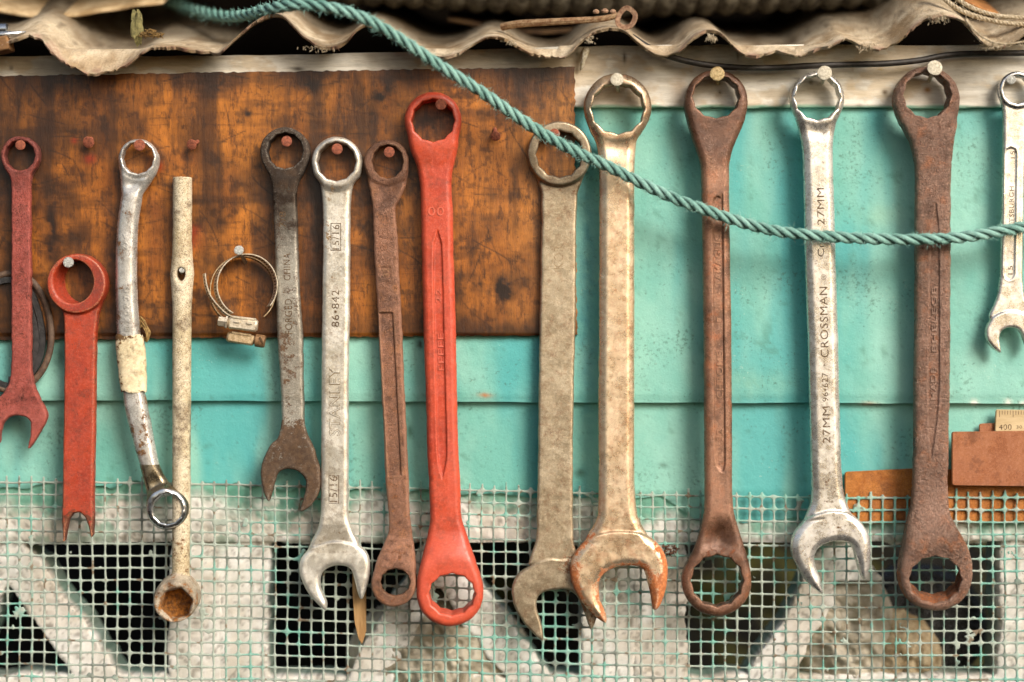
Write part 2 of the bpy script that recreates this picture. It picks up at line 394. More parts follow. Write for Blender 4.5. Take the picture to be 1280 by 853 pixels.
def tool(name, label, cat, rows, ts, mid, mat, rings=(), jaws=(), channels=(), dips=(), rust=None, group=None,
         r=2.5, bev=(3.0, 1.2), crown=0.0, wob=0.5, ku=5.0, g=1.25, part_mats=None, seed=0, tmid=None, regions=(), tone=None, lump=0.5, extra2d=None, extrude_text=()):
    rows = catmull([(a, b, c) for a, b, c in rows], 6)
    poly = np.array([(x1, y) for y, x1, x2 in rows] + [(x2, y) for y, x1, x2 in rows[::-1]])
    xs = list(poly[:, 0]) + [q['c'][0] - q['R'] for q in rings] + [q['c'][0] + q['R'] for q in rings]
    ys = list(poly[:, 1]) + [q['c'][1] - q['R'] for q in rings] + [q['c'][1] + q['R'] for q in rings]
    JP = []
    for j in jaws:
        p = catmull(j['poly'], 5, True); JP.append(p); xs += list(p[:, 0]); ys += list(p[:, 1])
    x0, x1, y0, y1 = min(xs) - 4, max(xs) + 4, min(ys) - 4, max(ys) + 4
    nx, ny = int((x1 - x0) / g) + 2, int((y1 - y0) / g) + 2
    X, Y = np.meshgrid(x0 + np.arange(nx) * g, y0 + np.arange(ny) * g, indexing='ij')
    wx = (fbm(X * .05, Y * .05, 3, 20 + seed) - .5) * 2 * wob + (fbm(X * .25, Y * .25, 2, 50 + seed) - .5) * wob
    D = sd_poly(X, Y, poly); Dsh = D.copy(); dj = []
    th = np.full(X.shape, float(ts)) / 2; M = np.full(X.shape, float(mid))
    if tmid: 
        tt = np.array(tmid); M = np.interp(Y, tt[:, 0], tt[:, 1]); 
        if tt.shape[1] > 2: th = np.interp(Y, tt[:, 0], tt[:, 2]) / 2
    for p, j in zip(JP, jaws):
        d = sd_poly(X, Y, p); dj.append(d); D = smin(D, d, j.get('k', 2.5))
        w = smooth(j.get('blend', 2.0), -1.0, d)
        th = th * (1 - w) + j['t'] / 2 * w
        M = M * (1 - w) + (j.get('mid', mid)) * w
    for q in rings:
        cx, cy = q['c']; dd = np.hypot(X - cx, (Y - cy) * q['R'] / q.get('Ry', q['R'])); d = dd - q['R']
        D = smin(D, d, q.get('k', ku)); w = smooth(q['R'] + q.get('blend', 10), q['R'] - 2, dd)
        th = th * (1 - w) + q['t'] / 2 * w
        M = M * (1 - w) + (q.get('mid', mid) + q.get('gx', 0) * (X - cx) + q.get('gy', 0) * (Y - cy)) * w
    if extra2d is not None: D = extra2d(X, Y, D)
    D = D + wx
    cut = np.zeros(X.shape)
    if bev: cut = cut + bev[1] * smooth(-bev[0], 1.0, D)
    if crown: 
        cut = cut + crown * (1 - np.clip(-Dsh / 14, 0, 1)) ** 2
    for c in channels:
        dc = sd_poly(X, Y, catmull(c['poly'], 4, True) if c.get('smooth') else c['poly'])
        cut = cut + c['d'] * smooth(1.0, -1.0, dc) - c.get('rim', 0) * np.exp(-((dc - 1.2) / 1.3) ** 2)
    for (a, b, ra, rb, dp) in dips:
        cut = cut + dp * np.exp(-((X - a) / ra) ** 2 - ((Y - b) / rb) ** 2)
    cut = cut + (fbm(X * .12, Y * .12, 3, 80 + seed) - .5) * wob * lump
    top = M + th - cut; bot = M - th + (0.6 * bev[1] * smooth(-bev[0], 1.0, D) if bev else 0)
    h0, h1 = float(np.min(bot)) - 3 * g, float(np.max(top)) + 3 * g
    # only cells near the body count for the height range
    inside = D < 2; h0, h1 = float(bot[inside].min()) - 2.5 * g, float(top[inside].max()) + 2.5 * g
    nz = int((h1 - h0) / g) + 2; H = h0 + np.arange(nz) * g
    H3 = H[None, None, :]
    q_ = np.maximum(D + r, 0)[:, :, None]; p_ = np.maximum(H3 - top[:, :, None], bot[:, :, None] - H3) + r
    F = np.minimum(np.maximum(D[:, :, None] + r, p_), 0) + np.sqrt(q_ ** 2 + np.maximum(p_, 0) ** 2) - r
    for q in rings:
        hc = q.get('hc', q['c']); rx = q['hr']; ry = q.get('hry', rx); sx, sy = q.get('tilt', (0, 0))
        hh = H3 - q.get('mid', mid)
        U = (X[:, :, None] - hc[0] - sx * hh); V_ = (Y[:, :, None] - hc[1] - sy * hh)
        if q.get('depth') is not None: pass
        Vn = V_ * rx / ry; rad = np.sqrt(U * U + Vn * Vn); ang = np.arctan2(Vn, U) + q.get('rot', 0)
        n = q.get('pts', 12); amp = q.get('amp', 1.6)
        if n == 12: rr = rx + amp * (1 - 2 * np.abs(np.sin(6 * ang))) * 0.52 - 0.4
        elif n == 6: rr = rx / np.cos((np.mod(ang, math.pi / 3)) - math.pi / 6) * 0.93
        else: rr = rx
        cham = q.get('cham', 0.9) * smooth(2.5, 0, top[:, :, None] - H3)
        dh = (rad - rr - cham)
        if q.get('blind') is not None: dh = np.maximum(dh, (q['mid'] + q['blind']) - H3)
        a = F; b = -dh; kk = 1.0
        h_ = np.clip(0.5 - 0.5 * (b - a) / kk, 0, 1)   # smooth max
        F = b * (1 - h_) + a * h_ + kk * h_ * (1 - h_)
    V, Q = surface_nets(F, (x0, y0, h0), g)
    Q = Q[:, ::-1]                      # mirrored when mapped to the world
    hk = mid
    Wd = WA(V, hk)
    a, b, c, d = (Wd[Q[:, i]] for i in range(4)); fn = np.cross(c - a, d - b)
    vn = np.zeros_like(Wd)
    for i in range(4): np.add.at(vn, Q[:, i], fn)
    vn /= np.linalg.norm(vn, axis=1)[:, None] + 1e-20
    # fields at vertices
    vd = bil(D, V[:, 0], V[:, 1], (x0, y0), g); vr = np.zeros(len(V))
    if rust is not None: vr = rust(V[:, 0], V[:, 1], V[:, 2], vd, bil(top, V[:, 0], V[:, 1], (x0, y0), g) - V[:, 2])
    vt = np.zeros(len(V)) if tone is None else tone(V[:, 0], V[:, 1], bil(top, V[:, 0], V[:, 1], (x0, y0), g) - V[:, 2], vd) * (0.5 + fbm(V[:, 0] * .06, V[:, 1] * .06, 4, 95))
    org = W(rows[-1][1] * .5 + rows[-1][2] * .5, max(ys), mid - ts / 2, hk)
    t = thing(name, label, cat, org, group)
    fc = (V[Q[:, 0]] + V[Q[:, 2]]) / 2
    lab = np.zeros(len(Q), int); names = ['shank']; nm_m = {}
    for i, q in enumerate(rings):
        m = np.hypot(fc[:, 0] - q['c'][0], fc[:, 1] - q['c'][1]) < q['R'] + q.get('pm', 3); lab[m] = len(names); names.append('ring_head'); nm_m[len(names) - 1] = q.get('mat')
    for i, d in enumerate(dj):
        m = bil(d, fc[:, 0], fc[:, 1], (x0, y0), g) < 1.5; lab[m] = len(names); names.append('open_jaw')
    for (rn, rf, rm) in regions:
        m = rf(fc[:, 0], fc[:, 1]) & (lab == 0); lab[m] = len(names); nm_m[len(names)] = rm; names.append(rn)
    for i, nm in enumerate(names):
        q = Q[lab == i]
        if not len(q): continue
        u, inv = np.unique(q, return_inverse=True)
        mt = nm_m.get(i) or (part_mats or {}).get(nm, mat)
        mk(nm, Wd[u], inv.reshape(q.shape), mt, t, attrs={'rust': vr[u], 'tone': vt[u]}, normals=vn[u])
    t['_hk'] = hk
    def topf(x, y): return bil(top, x, y, (x0, y0), g)
    return t, topf

def lettering(t, topf, s, cx, cy, length, height, mat, ang=0.0, raised=0.0, lift=0.12, offset=0.0, font_shear=0.0, name='lettering'):
    """stamped text running up the shank; (cx,cy) its centre"""
    cu = bpy.data.curves.new('txt', 'FONT'); cu.body = s; cu.align_x = 'CENTER'; cu.align_y = 'CENTER'; cu.resolution_u = 3; cu.offset = offset
    cu.shear = font_shear; cu.space_character = 1.08
    if raised: cu.extrude = 0.5
    o = bpy.data.objects.new('txt', cu); COL.objects.link(o)
    dg = bpy.context.evaluated_depsgraph_get(); dg.update()
    me = bpy.data.meshes.new_from_object(o.evaluated_get(dg))
    n = len(me.vertices); co = np.zeros(n * 3); me.vertices.foreach_get('co', co); co = co.reshape(-1, 3)
    F = [tuple(p.vertices) for p in me.polygons]
    bpy.data.objects.remove(o); bpy.data.curves.remove(cu); bpy.data.meshes.remove(me)
    mn, mx = co.min(0), co.max(0)
    u = (co[:, 0] - (mn[0] + mx[0]) / 2) / (mx[0] - mn[0]) * length; v = (co[:, 1] - (mn[1] + mx[1]) / 2) / (mx[1] - mn[1]) * height
    a = math.radians(90 + ang); ca, sa = math.cos(a), math.sin(a)
    x = cx + u * ca - v * sa; y = cy - (u * sa + v * ca)
    h = topf(x, y) + lift + (np.where(co[:, 2] > 0, raised, -0.6) if raised else 0)
    V = WA(np.stack([x, y, h], 1), t['_hk'])
    return mk(name, V, F, mat, t, smoothf=False)

def rect_outline(t, topf, x0, y0, x1, y1, w, mat, lift=0.1, name='stamp_border'):
    V = []; F = []
    for (a, b, c, d) in ((x0, y0, x1, y0 + w), (x0, y1 - w, x1, y1), (x0, y0 + w, x0 + w, y1 - w), (x1 - w, y0 + w, x1, y1 - w)):
        nb = max(1, int((d - b) / 3))
        for i in range(nb):
            p = b + (d - b) * i / nb; q = b + (d - b) * (i + 1) / nb
            k = len(V); V += [(a, p), (c, p), (c, q), (a, q)]; F.append((k, k + 1, k + 2, k + 3))
    V = np.array(V, float); h = topf(V[:, 0], V[:, 1]) + lift
    return mk(name, WA(np.column_stack([V, h]), t['_hk']), F, mat, t, smoothf=False)

def ell(cx, cy, rx, ry, n=24): return [(cx + rx * math.cos(2 * math.pi * i / n), cy + ry * math.sin(2 * math.pi * i / n)) for i in range(n)]
def G2(x, y, cx, cy, rx, ry): return np.exp(-((x - cx) / rx) ** 2 - ((y - cy) / ry) ** 2)

# ---- tool materials
M_polish = tool_mat('polished_rim', lin(214, 218, 222), lin(190, 194, 198), lin(140, 110, 70), lin(110, 84, 52), lin(60, 60, 62), 0.95, 0.16, lo=0.8, hi=0.9, bumps=0.08, seed=16, speck=0.9)
M_redpaint_old = tool_mat('red_paint_faded', lin(164, 76, 62), lin(140, 60, 50), lin(120, 62, 40), lin(90, 45, 30), lin(48, 22, 18), 0.0, 0.55, lo=0.62, hi=0.8, bumps=0.7, edge=lin(196, 110, 96), edge_amt=0.35, var=0.22, dust=0.12, seed=1, rs=0.12, lump=0.5)
M_redpaint = tool_mat('red_paint_orange', lin(174, 62, 30), lin(154, 50, 28), lin(110, 62, 38), lin(90, 40, 22), lin(70, 26, 16), 0.0, 0.34, lo=0.58, hi=0.65, bumps=0.35, edge=lin(215, 150, 110), edge_amt=0.5, var=0.22, dust=0.12, seed=2)
M_redbright = tool_mat('red_paint_bright', lin(196, 78, 48), lin(180, 62, 38), lin(120, 66, 46), lin(90, 50, 36), lin(96, 32, 22), 0.0, 0.38, lo=0.60, hi=0.66, bumps=0.2, edge=lin(226, 120, 96), edge_amt=0.45, var=0.22, dust=0.12, seed=3, speck=0.8)
M_chrome_peel = tool_mat('peeling_chrome', lin(222, 220, 214), lin(186, 184, 178), lin(126, 92, 56), lin(92, 62, 36), lin(52, 36, 24), 0.6, 0.2, lo=0.56, hi=0.6, bumps=0.2, seed=4, rs=0.07)
M_bronze = tool_mat('tarnished_chrome', lin(150, 140, 118), lin(110, 98, 76), lin(90, 72, 50), lin(70, 52, 34), lin(35, 27, 20), 0.9, 0.25, lo=0.7, hi=0.85, bumps=0.2, seed=5)
M_tubepaint = tool_mat('stained_cream_paint', lin(224, 212, 186), lin(196, 180, 144), lin(130, 88, 48), lin(150, 112, 66), lin(66, 44, 28), 0.05, 0.6, lo=0.55, hi=0.75, bumps=0.3, seed=6, rs=0.14, speck=0.66)
M_steel_brown = tool_mat('steel_half_rusted', lin(190, 186, 174), lin(158, 152, 138), lin(124, 96, 70), lin(92, 68, 48), lin(48, 36, 26), 0.7, 0.36, lo=0.5, hi=0.6, bumps=0.35, seed=7, rs=0.1, edge=lin(190, 182, 168), edge_amt=0.3)
M_steel_cream = tool_mat('satin_steel_spotted', lin(232, 228, 218), lin(214, 206, 188), lin(150, 122, 78), lin(120, 88, 52), lin(70, 50, 30), 0.72, 0.34, lo=0.6, hi=0.76, bumps=0.16, seed=8, rs=0.16, edge=lin(226, 224, 216), edge_amt=0.4, speck=0.74)
M_rust_rose = tool_mat('rust_rose_brown', lin(160, 112, 86), lin(126, 88, 66), lin(186, 124, 74), lin(136, 84, 52), lin(60, 38, 28), 0.2, 0.42, lo=0.55, hi=0.75, bumps=0.8, seed=9, rs=0.12, edge=lin(168, 130, 96), edge_amt=0.45, speck=0.68, lump=0.8, dust=0.7, var=0.55)
M_steel_tan = tool_mat('steel_tan_grime', lin(198, 184, 158), lin(166, 150, 124), lin(150, 104, 66), lin(128, 84, 50), lin(62, 46, 32), 0.72, 0.36, lo=0.6, hi=0.78, bumps=0.2, seed=10, rs=0.13, edge=lin(214, 200, 172), edge_amt=0.35, speck=0.72)
M_steel_peach = tool_mat('steel_orange_bloom', lin(234, 212, 182), lin(214, 184, 148), lin(206, 126, 70), lin(168, 96, 52), lin(74, 50, 34), 0.75, 0.3, lo=0.55, hi=0.8, bumps=0.16, seed=11, rs=0.11, edge=lin(236, 222, 196), edge_amt=0.4, speck=0.76)
M_rust_brown = tool_mat('rust_smooth_brown', lin(160, 118, 92), lin(128, 92, 72), lin(182, 104, 56), lin(134, 78, 48), lin(62, 40, 28), 0.35, 0.26, lo=0.62, hi=0.8, bumps=0.4, seed=12, rs=0.12, edge=lin(186, 142, 112), edge_amt=0.4, lump=0.3, dust=0.8, var=0.55)
M_chrome_white = tool_mat('bright_chrome_spotted', lin(240, 238, 232), lin(222, 216, 204), lin(120, 92, 56), lin(96, 70, 42), lin(66, 50, 32), 0.8, 0.24, lo=0.62, hi=0.7, bumps=0.14, seed=13, rs=0.18, speck=0.76)
M_rust_pit = tool_mat('rust_pitted_brown', lin(158, 124, 106), lin(128, 100, 84), lin(196, 118, 64), lin(146, 90, 58), lin(64, 44, 34), 0.35, 0.26, lo=0.66, hi=0.84, bumps=1.0, seed=14, rs=0.15, edge=lin(190, 158, 140), edge_amt=0.5, speck=0.68, lump=1.4, dust=0.8, var=0.5)
M_chrome_clean = tool_mat('clean_satin_chrome', lin(236, 232, 224), lin(216, 210, 198), lin(140, 110, 70), lin(110, 84, 52), lin(70, 56, 42), 0.85, 0.26, lo=0.75, hi=0.85, bumps=0.12, seed=15, speck=0.85)


# 1 small faded red
t1, f1 = tool('combination_wrench', 'small dull faded red wrench hanging at the left edge over a black belt', 'wrench',
    [(200, 10, 43), (208, 8, 45), (216, 11, 41.5), (225, 14.5, 40), (240, 15, 39.5), (300, 15, 39.5), (400, 15, 40), (450, 15, 40.3), (470, 14, 41.5), (485, 10, 45), (496, 4, 50), (505, 4, 50)],
    11, 30, M_redpaint_old, rings=[dict(c=(26, 195), R=24.5, hr=19, t=17, amp=0.7, blend=16, mid=28)],
    jaws=[dict(poly=[(12, 484), (5, 492), (-5, 501), (-12, 513), (-14, 527), (-11, 540), (-4, 552), (0, 553), (2, 541), (5, 529), (12, 522), (22, 519.5), (32, 521), (38, 526), (39.5, 534), (38.5, 546), (35.5, 559), (38.5, 560), (50, 542), (58, 528), (60, 518), (55, 506), (46, 494), (39, 482)], t=13, blend=3)],
    rust=lambda x, y, h, d, z: 0.1 + 0.35 * smooth(-6, 0, d) * (y < 240) + 0.25 * G2(x, y, 28, 500, 22, 8), wob=0.9, bev=(2.5, 1.0), tone=lambda x, y, z, d: 0.7 * smooth(260, 200, y) + 0.5 * G2(x, y, 28, 500, 20, 6) - 0.3 * smooth(480, 520, y), seed=1)
# 2 broken orange-red ring tool
def brk(X, Y, D):
    tine = np.array([(70, 600), (79, 655), (79.5, 677), (82, 676), (84.5, 662), (87, 649), (93, 641.5), (101, 640.5), (107, 646), (111.5, 657), (114.5, 672), (117.5, 668), (118.5, 650), (130, 600), (130, 240), (50, 240)])
    return np.maximum(D, np.where(Y > 560, sd_poly(X, Y, tine), -50))
t2, f2 = tool('ring_spanner', 'orange red painted spanner with its lower end broken into two prongs', 'wrench',
    [(350, 76, 128), (380, 78, 127), (393, 80, 124), (410, 81.3, 122), (426, 81.5, 121), (500, 81, 120), (560, 80, 119.2), (600, 79.5, 118.5), (640, 79, 118), (682, 78, 120)],
    15, 33, M_redpaint, rings=[dict(c=(98, 355), R=37.5, hr=25, hc=(99, 352), hry=27, tilt=(-0.42, 0.05), t=25, pts=0, blend=1.5, mid=33, pm=0)],
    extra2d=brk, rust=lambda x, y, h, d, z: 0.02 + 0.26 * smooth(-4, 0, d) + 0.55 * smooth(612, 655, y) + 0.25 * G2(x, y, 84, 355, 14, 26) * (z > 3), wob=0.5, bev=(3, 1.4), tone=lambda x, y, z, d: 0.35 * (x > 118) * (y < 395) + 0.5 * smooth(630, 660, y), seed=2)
# 3 curved chrome spanner, offset rings
t3, f3 = tool('ring_spanner', 'chrome ring spanner with bowed shank, peeling plating and yellowed tape wrap', 'wrench',
    [(196, 151.6, 196.4), (213, 150.1, 196.4), (224, 150.1, 191.4), (235, 150.6, 184.4), (243, 151.6, 178.9), (250, 150.6, 177.4), (275, 147.1, 173.4), (300, 145.1, 171.9), (340, 144.1, 170.9), (380, 144.6, 172.4), (420, 145.6, 175.4), (450, 148.6, 177.9), (480, 152.1, 179.4), (510, 155.5, 185.0), (530, 160.0, 189.0), (550, 165.5, 192.5), (570, 171.0, 196.5), (582, 174.5, 199.5), (598, 178.5, 207.5), (613, 182.5, 218.5), (629, 185.5, 229.5), (640, 188.5, 231.5)],
    17, 34, M_chrome_peel, rings=[dict(c=(173.5, 199.5), R=25.5, hr=20, hc=(173.5, 198), t=20, amp=0.9, blend=2, mid=34, gy=-0.12, dummy=0), dict(c=(210.3, 635.5), R=26.5, hr=18.8, hc=(210.8, 637), t=26, amp=0.9, blend=6, mid=37, tilt=(0.12, -0.2), pm=-1.5, mat=M_polish)],
    dips=[(166, 231, 14, 9, 4.5), (197, 603, 10, 12, 3)],
    rust=lambda x, y, h, d, z: 0.30 * G2(x, y, 160, 262, 16, 10) + 0.16 * ((y > 290) & (y < 420)) + 0.34 * smooth(490, 500, y) * smooth(576, 566, y) - 0.3 * (y < 235) - 0.3 * (y > 582),
    part_mats=None, wob=0.4, bev=(7, 3.0), crown=2.5, r=4.5, seed=3, ku=6, regions=[('neck', lambda x, y: y > 581, M_bronze)])
for i, ch in enumerate('CHROMEV'):
    lettering(t3, f3, ch, 159.6 + 0.3 * i, 363 + i * 9.6, 6.5, 6.0, M_chrome_peel, ang=-90, raised=0.9, offset=0.02, name='raised_lettering')
for i, ch in enumerate('VAN'):
    lettering(t3, f3, ch, 158, 296 + i * 7, 6.0, 5.0, M_chrome_peel, ang=-90, raised=0.9, offset=0.02, name='raised_lettering')
# 5 half rusted
t5, f5 = tool('combination_wrench', 'worn grey steel wrench with brown rusted head and open jaw, right of the hose clamps', 'wrench',
    [(190, 332, 382), (213, 335, 380), (225, 338.5, 374.5), (240, 341, 371.5), (270, 342.5, 371.3), (300, 343.5, 372.5), (350, 345, 374.2), (400, 346.5, 377), (426, 347.5, 378.8), (480, 350.3, 380), (510, 351.8, 380.3), (530, 352, 381.2), (545, 348.5, 385.5), (556, 343, 390), (566, 338, 394), (576, 340, 392)],
    14, 31, M_steel_brown, rings=[dict(c=(357, 191), R=31, hr=22.5, hc=(357.5, 189.5), t=24, amp=0.9, blend=20, mid=30)],
    jaws=[dict(poly=[(345, 551), (335, 563), (329, 576), (326.3, 590), (327, 603), (330.5, 617), (335.5, 627), (338, 625), (341.5, 613), (345, 600), (349, 590.5), (356, 587), (365, 586.3), (374, 590), (381, 598), (382.8, 606), (381, 618), (375.5, 636), (378, 639), (388, 633), (398, 619), (401, 608), (401, 590), (396, 572), (387, 552), (375, 548)], t=15, blend=16)],
    rust=lambda x, y, h, d, z: 0.62 * smooth(518, 540, y) + 0.5 * smooth(245, 228, y) * smooth(-9, -2, -0 * x + d * 0 - 4) + 0.36 * smooth(335, 300, y) + 0.13 * (y > 330) + 0.25 * G2(x, y, 366, 465, 12, 28) + 0.3 * G2(x, y, 356, 432, 8, 14) + 0.22 * G2(x, y, 372, 360, 6, 40),
    wob=0.7, bev=(4, 1.6), tone=lambda x, y, z, d: 1.0 * smooth(360, 240, y) + 0.4 * smooth(520, 545, y) + 0.25, seed=5)
lettering(t5, f5, 'CHINA', 359.5, 334, 34, 8.5, DARKINK, ang=1)
lettering(t5, f5, 'FORGED', 361.5, 396, 44, 9, DARKINK, ang=1)
lettering(t5, f5, '7/8', 354, 275, 20, 8, DARKINK, ang=1)
# 6 cream steel
t6, f6 = tool('combination_wrench', 'satin cream steel wrench stamped with maker name and 15/16', 'wrench',
    [(205, 396, 448), (219, 394.5, 449), (228, 400, 442.5), (240, 402, 439.8), (260, 403.5, 438.3), (300, 404, 437.8), (400, 402.8, 437.2), (426, 402.5, 436.5), (500, 402, 436), (600, 401.8, 435.8), (640, 401, 435.5), (655, 399, 437.8), (665, 395.5, 441.5), (675, 390, 446.5), (690, 384, 452)],
    15, 33, M_steel_cream, rings=[dict(c=(421.5, 203), R=31.2, hr=24.3, hc=(421.3, 203), t=24, amp=1.0, blend=8, mid=32)],
    jaws=[dict(poly=[(431, 677.5), (418, 676.5), (404, 679.5), (390, 685), (380, 693), (375, 704), (376, 720), (384, 738), (394, 751), (405, 761.5), (408.5, 760.5), (408.8, 753), (405, 744), (400.8, 733), (401.5, 720), (407, 712), (419, 706.8), (432, 707.3), (439.5, 712), (443, 722), (446.5, 737), (450, 747), (453.5, 748), (457.5, 738), (461.3, 722), (462.5, 706), (459.3, 692), (450, 683)], t=19, blend=1.6, k=2)],
    channels=[dict(poly=[(408.5, 268), (431.5, 268), (430.8, 640), (407, 640)], d=0.0)],
    rust=lambda x, y, h, d, z: 0.05 + 0.36 * G2(x, y, 411, 290, 6, 40) + 0.3 * G2(x, y, 422, 236, 14, 12) + 0.25 * G2(x, y, 414, 352, 5, 9) + 0.32 * G2(x, y, 421, 668, 17, 8) + 0.2 * G2(x, y, 420, 170, 30, 8) + 0.35 * smooth(3, 8, z) * (y < 235) - 0.2 * (y > 680),
    wob=0.35, bev=(5.5, 2.4), tone=lambda x, y, z, d: 0.35 * smooth(250, 225, y) + 0.3 * (y > 655) * (y < 680) - 0.5 * smooth(-5, -1, d) - 0.4 * (y > 690), seed=6)
lettering(t6, f6, '15/16', 420.5, 297, 31, 9, DARKINK); rect_outline(t6, f6, 414, 279.5, 427, 314, 0.9, DARKINK)
lettering(t6, f6, '86\u2022842', 420, 386, 46, 9.5, DARKINK)
M_outl = simple_mat('stamp_outline', lin(110, 94, 66), lin(140, 122, 92), 0.5, 0.7, 0.2)
lettering(t6, f6, 'STANLEY', 419, 502, 86, 14, M_outl, offset=0.02)
lettering(t6, f6, 'STANLEY', 419, 502, 85, 12.6, M_steel_cream, raised=0.45, offset=-0.012, name='raised_lettering')
lettering(t6, f6, '15/16', 417.5, 611, 32, 10, DARKINK); rect_outline(t6, f6, 411.5, 594, 424.5, 629, 0.9, DARKINK)
# 7 rusty slim
t7, f7 = tool('ring_spanner', 'slim rusty brown ring spanner hanging just left of the bright red spanner', 'wrench',
    [(205, 459, 509), (225, 460, 509), (240, 463, 504), (252, 465, 498.5), (263, 466.3, 494.5), (300, 467.5, 497), (340, 469.5, 498.8), (400, 473, 502), (426, 474, 503.3), (500, 477.8, 506.3), (560, 480.5, 509), (600, 482.3, 511), (640, 485.5, 512.3), (658, 486.3, 513.8), (667, 485, 515), (682, 479, 517.5), (700, 471.5, 519.8), (720, 468, 520), (730, 470, 519)],
    15, 31, M_rust_rose, rings=[dict(c=(483.8, 203), R=27.8, hr=19.5, hc=(485, 203), hry=21, t=20, amp=0.8, blend=4, mid=31), dict(c=(493.2, 729), R=27.6, hr=18.5, hc=(494.5, 727), hry=17, tilt=(0.05, -0.1), t=30, amp=0.8, blend=34, mid=37)],
    channels=[dict(poly=[(474.5, 391), (491.5, 391), (502, 594), (486.5, 595)], d=2.4, rim=0.5), dict(poly=[(476, 334), (489, 334), (489.5, 348), (477, 348)], d=0.9, rim=0.3)],
    dips=[(484, 232, 14, 20, 5)], wob=0.8, bev=(4.5, 2.0), tone=lambda x, y, z, d: 0.6 * smooth(290, 210, y) - 0.7 * smooth(-5, -1, d) * (y > 230), seed=7,
    rust=lambda x, y, h, d, z: 0.1 + 0.3 * G2(x, y, 502, 240, 6, 40) + 0.3 * (y > 700) * (z > 2) + 0.15 * smooth(-5, 0, d) + 0.12 * (y > 590))
lettering(t7, f7, '32', 483, 341, 11, 8, M_rust_rose, raised=0.4, offset=0.02, name='raised_lettering')
# 8 bright red
t8, f8 = tool('ring_spanner', 'long bright red painted double ring spanner, largest of the red tools', 'wrench',
    [(155, 512, 571), (175, 511, 573), (190, 514, 571.5), (202, 518.5, 568.5), (213, 522, 566), (228, 524.5, 564.5), (240, 525.5, 564.5), (265, 526.3, 566), (300, 527, 566.3), (350, 528, 568), (400, 529.5, 569.5), (426, 530, 570), (500, 532.5, 571.5), (560, 534, 573), (600, 536, 575), (640, 538, 576.5), (655, 537, 579), (665, 535.3, 582.5), (680, 532, 587.5), (700, 527, 594), (720, 523, 600), (740, 525, 600)],
    20, 36, M_redbright, rings=[dict(c=(541.5, 151.5), R=35.5, hr=26.7, hc=(541.8, 152), t=30, amp=1.4, blend=26, mid=34), dict(c=(562.8, 739.5), R=41.6, hr=28.8, hc=(565, 739.5), hry=26, tilt=(0.03, 0.08), t=34, amp=1.6, blend=38, mid=40)],
    channels=[dict(poly=[(547.5, 288), (552.5, 306), (554, 350), (555.5, 426), (558, 520), (559, 568), (557.5, 580), (553.5, 598), (549, 582), (547, 560), (545.5, 500), (543.5, 426), (542, 350), (542.5, 306)], d=2.2, rim=0.35)],
    rust=lambda x, y, h, d, z: -0.12 + 0.32 * G2(x, y, 565, 762, 20, 10) * (z > 3) + 0.2 * smooth(-3.5, 0, d) + 0.16 * G2(x, y, 541, 152, 36, 36), wob=0.6, bev=(7, 3.2), r=4.0, tone=lambda x, y, z, d: 0.25 * smooth(690, 660, y) * smooth(640, 680, y) - 0.35 * smooth(655, 700, y) - 0.3 * (x > 560) * (y > 230) * (y < 640), seed=8)  # tone also paints the lit right side of the shank
M_redraise = M_redbright
lettering(t8, f8, '00', 545.5, 265, 20, 11, M_redbright, raised=0.6, offset=0.0, ang=-90, name='raised_lettering')
lettering(t8, f8, '22', 548.5, 370, 18, 6.5, M_redbright, raised=0.7, ang=1.3, name='raised_lettering')
lettering(t8, f8, 'FEEEE', 551.5, 440, 46, 7, M_redbright, raised=0.7, ang=1.3, name='raised_lettering')
# 9 tan steel, turned jaw (partly behind no. 10)
t9, f9 = tool('combination_wrench', 'flat tan steel wrench with its jaw turned left, partly behind the next wrench', 'wrench',
    [(200, 668, 731), (225, 672, 728), (240, 676.5, 723), (250, 677, 721.5), (300, 676.3, 720), (400, 674.6, 719.3), (426, 674.2, 718.8), (500, 673, 717), (560, 672.5, 716.2), (640, 671.2, 716.2), (670, 670.5, 716.8), (682, 668, 718), (694, 663.5, 722), (706, 660, 728)],
    13, 24, M_steel_tan, rings=[dict(c=(699, 193), R=40.3, hr=29, hc=(699, 194), t=20, amp=1.6, blend=1.5, mid=27)],
    jaws=[dict(poly=[(700, 700), (688, 699), (675, 702), (662, 707.5), (650, 715.5), (642, 727), (639.5, 740), (643, 757), (652, 774), (664, 789), (676, 800), (679.3, 799), (679, 788), (675.3, 774), (671, 760), (671.5, 748), (678, 741), (690, 737.5), (705, 736), (717, 741), (725, 752), (731, 768), (737, 785), (740, 785), (744, 777), (748, 760), (748, 735), (742, 715), (728, 704), (712, 700)], t=17, blend=1.5, k=2, mid=23)],
    rust=lambda x, y, h, d, z: 0.05 + 0.55 * G2(x, y, 712, 708, 16, 22) + 0.45 * (y > 745) * (x > 715) + 0.25 * G2(x, y, 699, 235, 30, 8) + 0.12 * smooth(-6, 0, d), wob=0.6, bev=(3.2, 1.3), r=2.0, tone=lambda x, y, z, d: 0.45 * smooth(250, 235, y) + 0.25 * (y > 700), seed=9)
lettering(t9, f9, 'KOR', 698, 322, 30, 12, ink('stamp_shallow', lin(132, 112, 84), lin(160, 138, 106), 0.45, 0.55), offset=0.0)
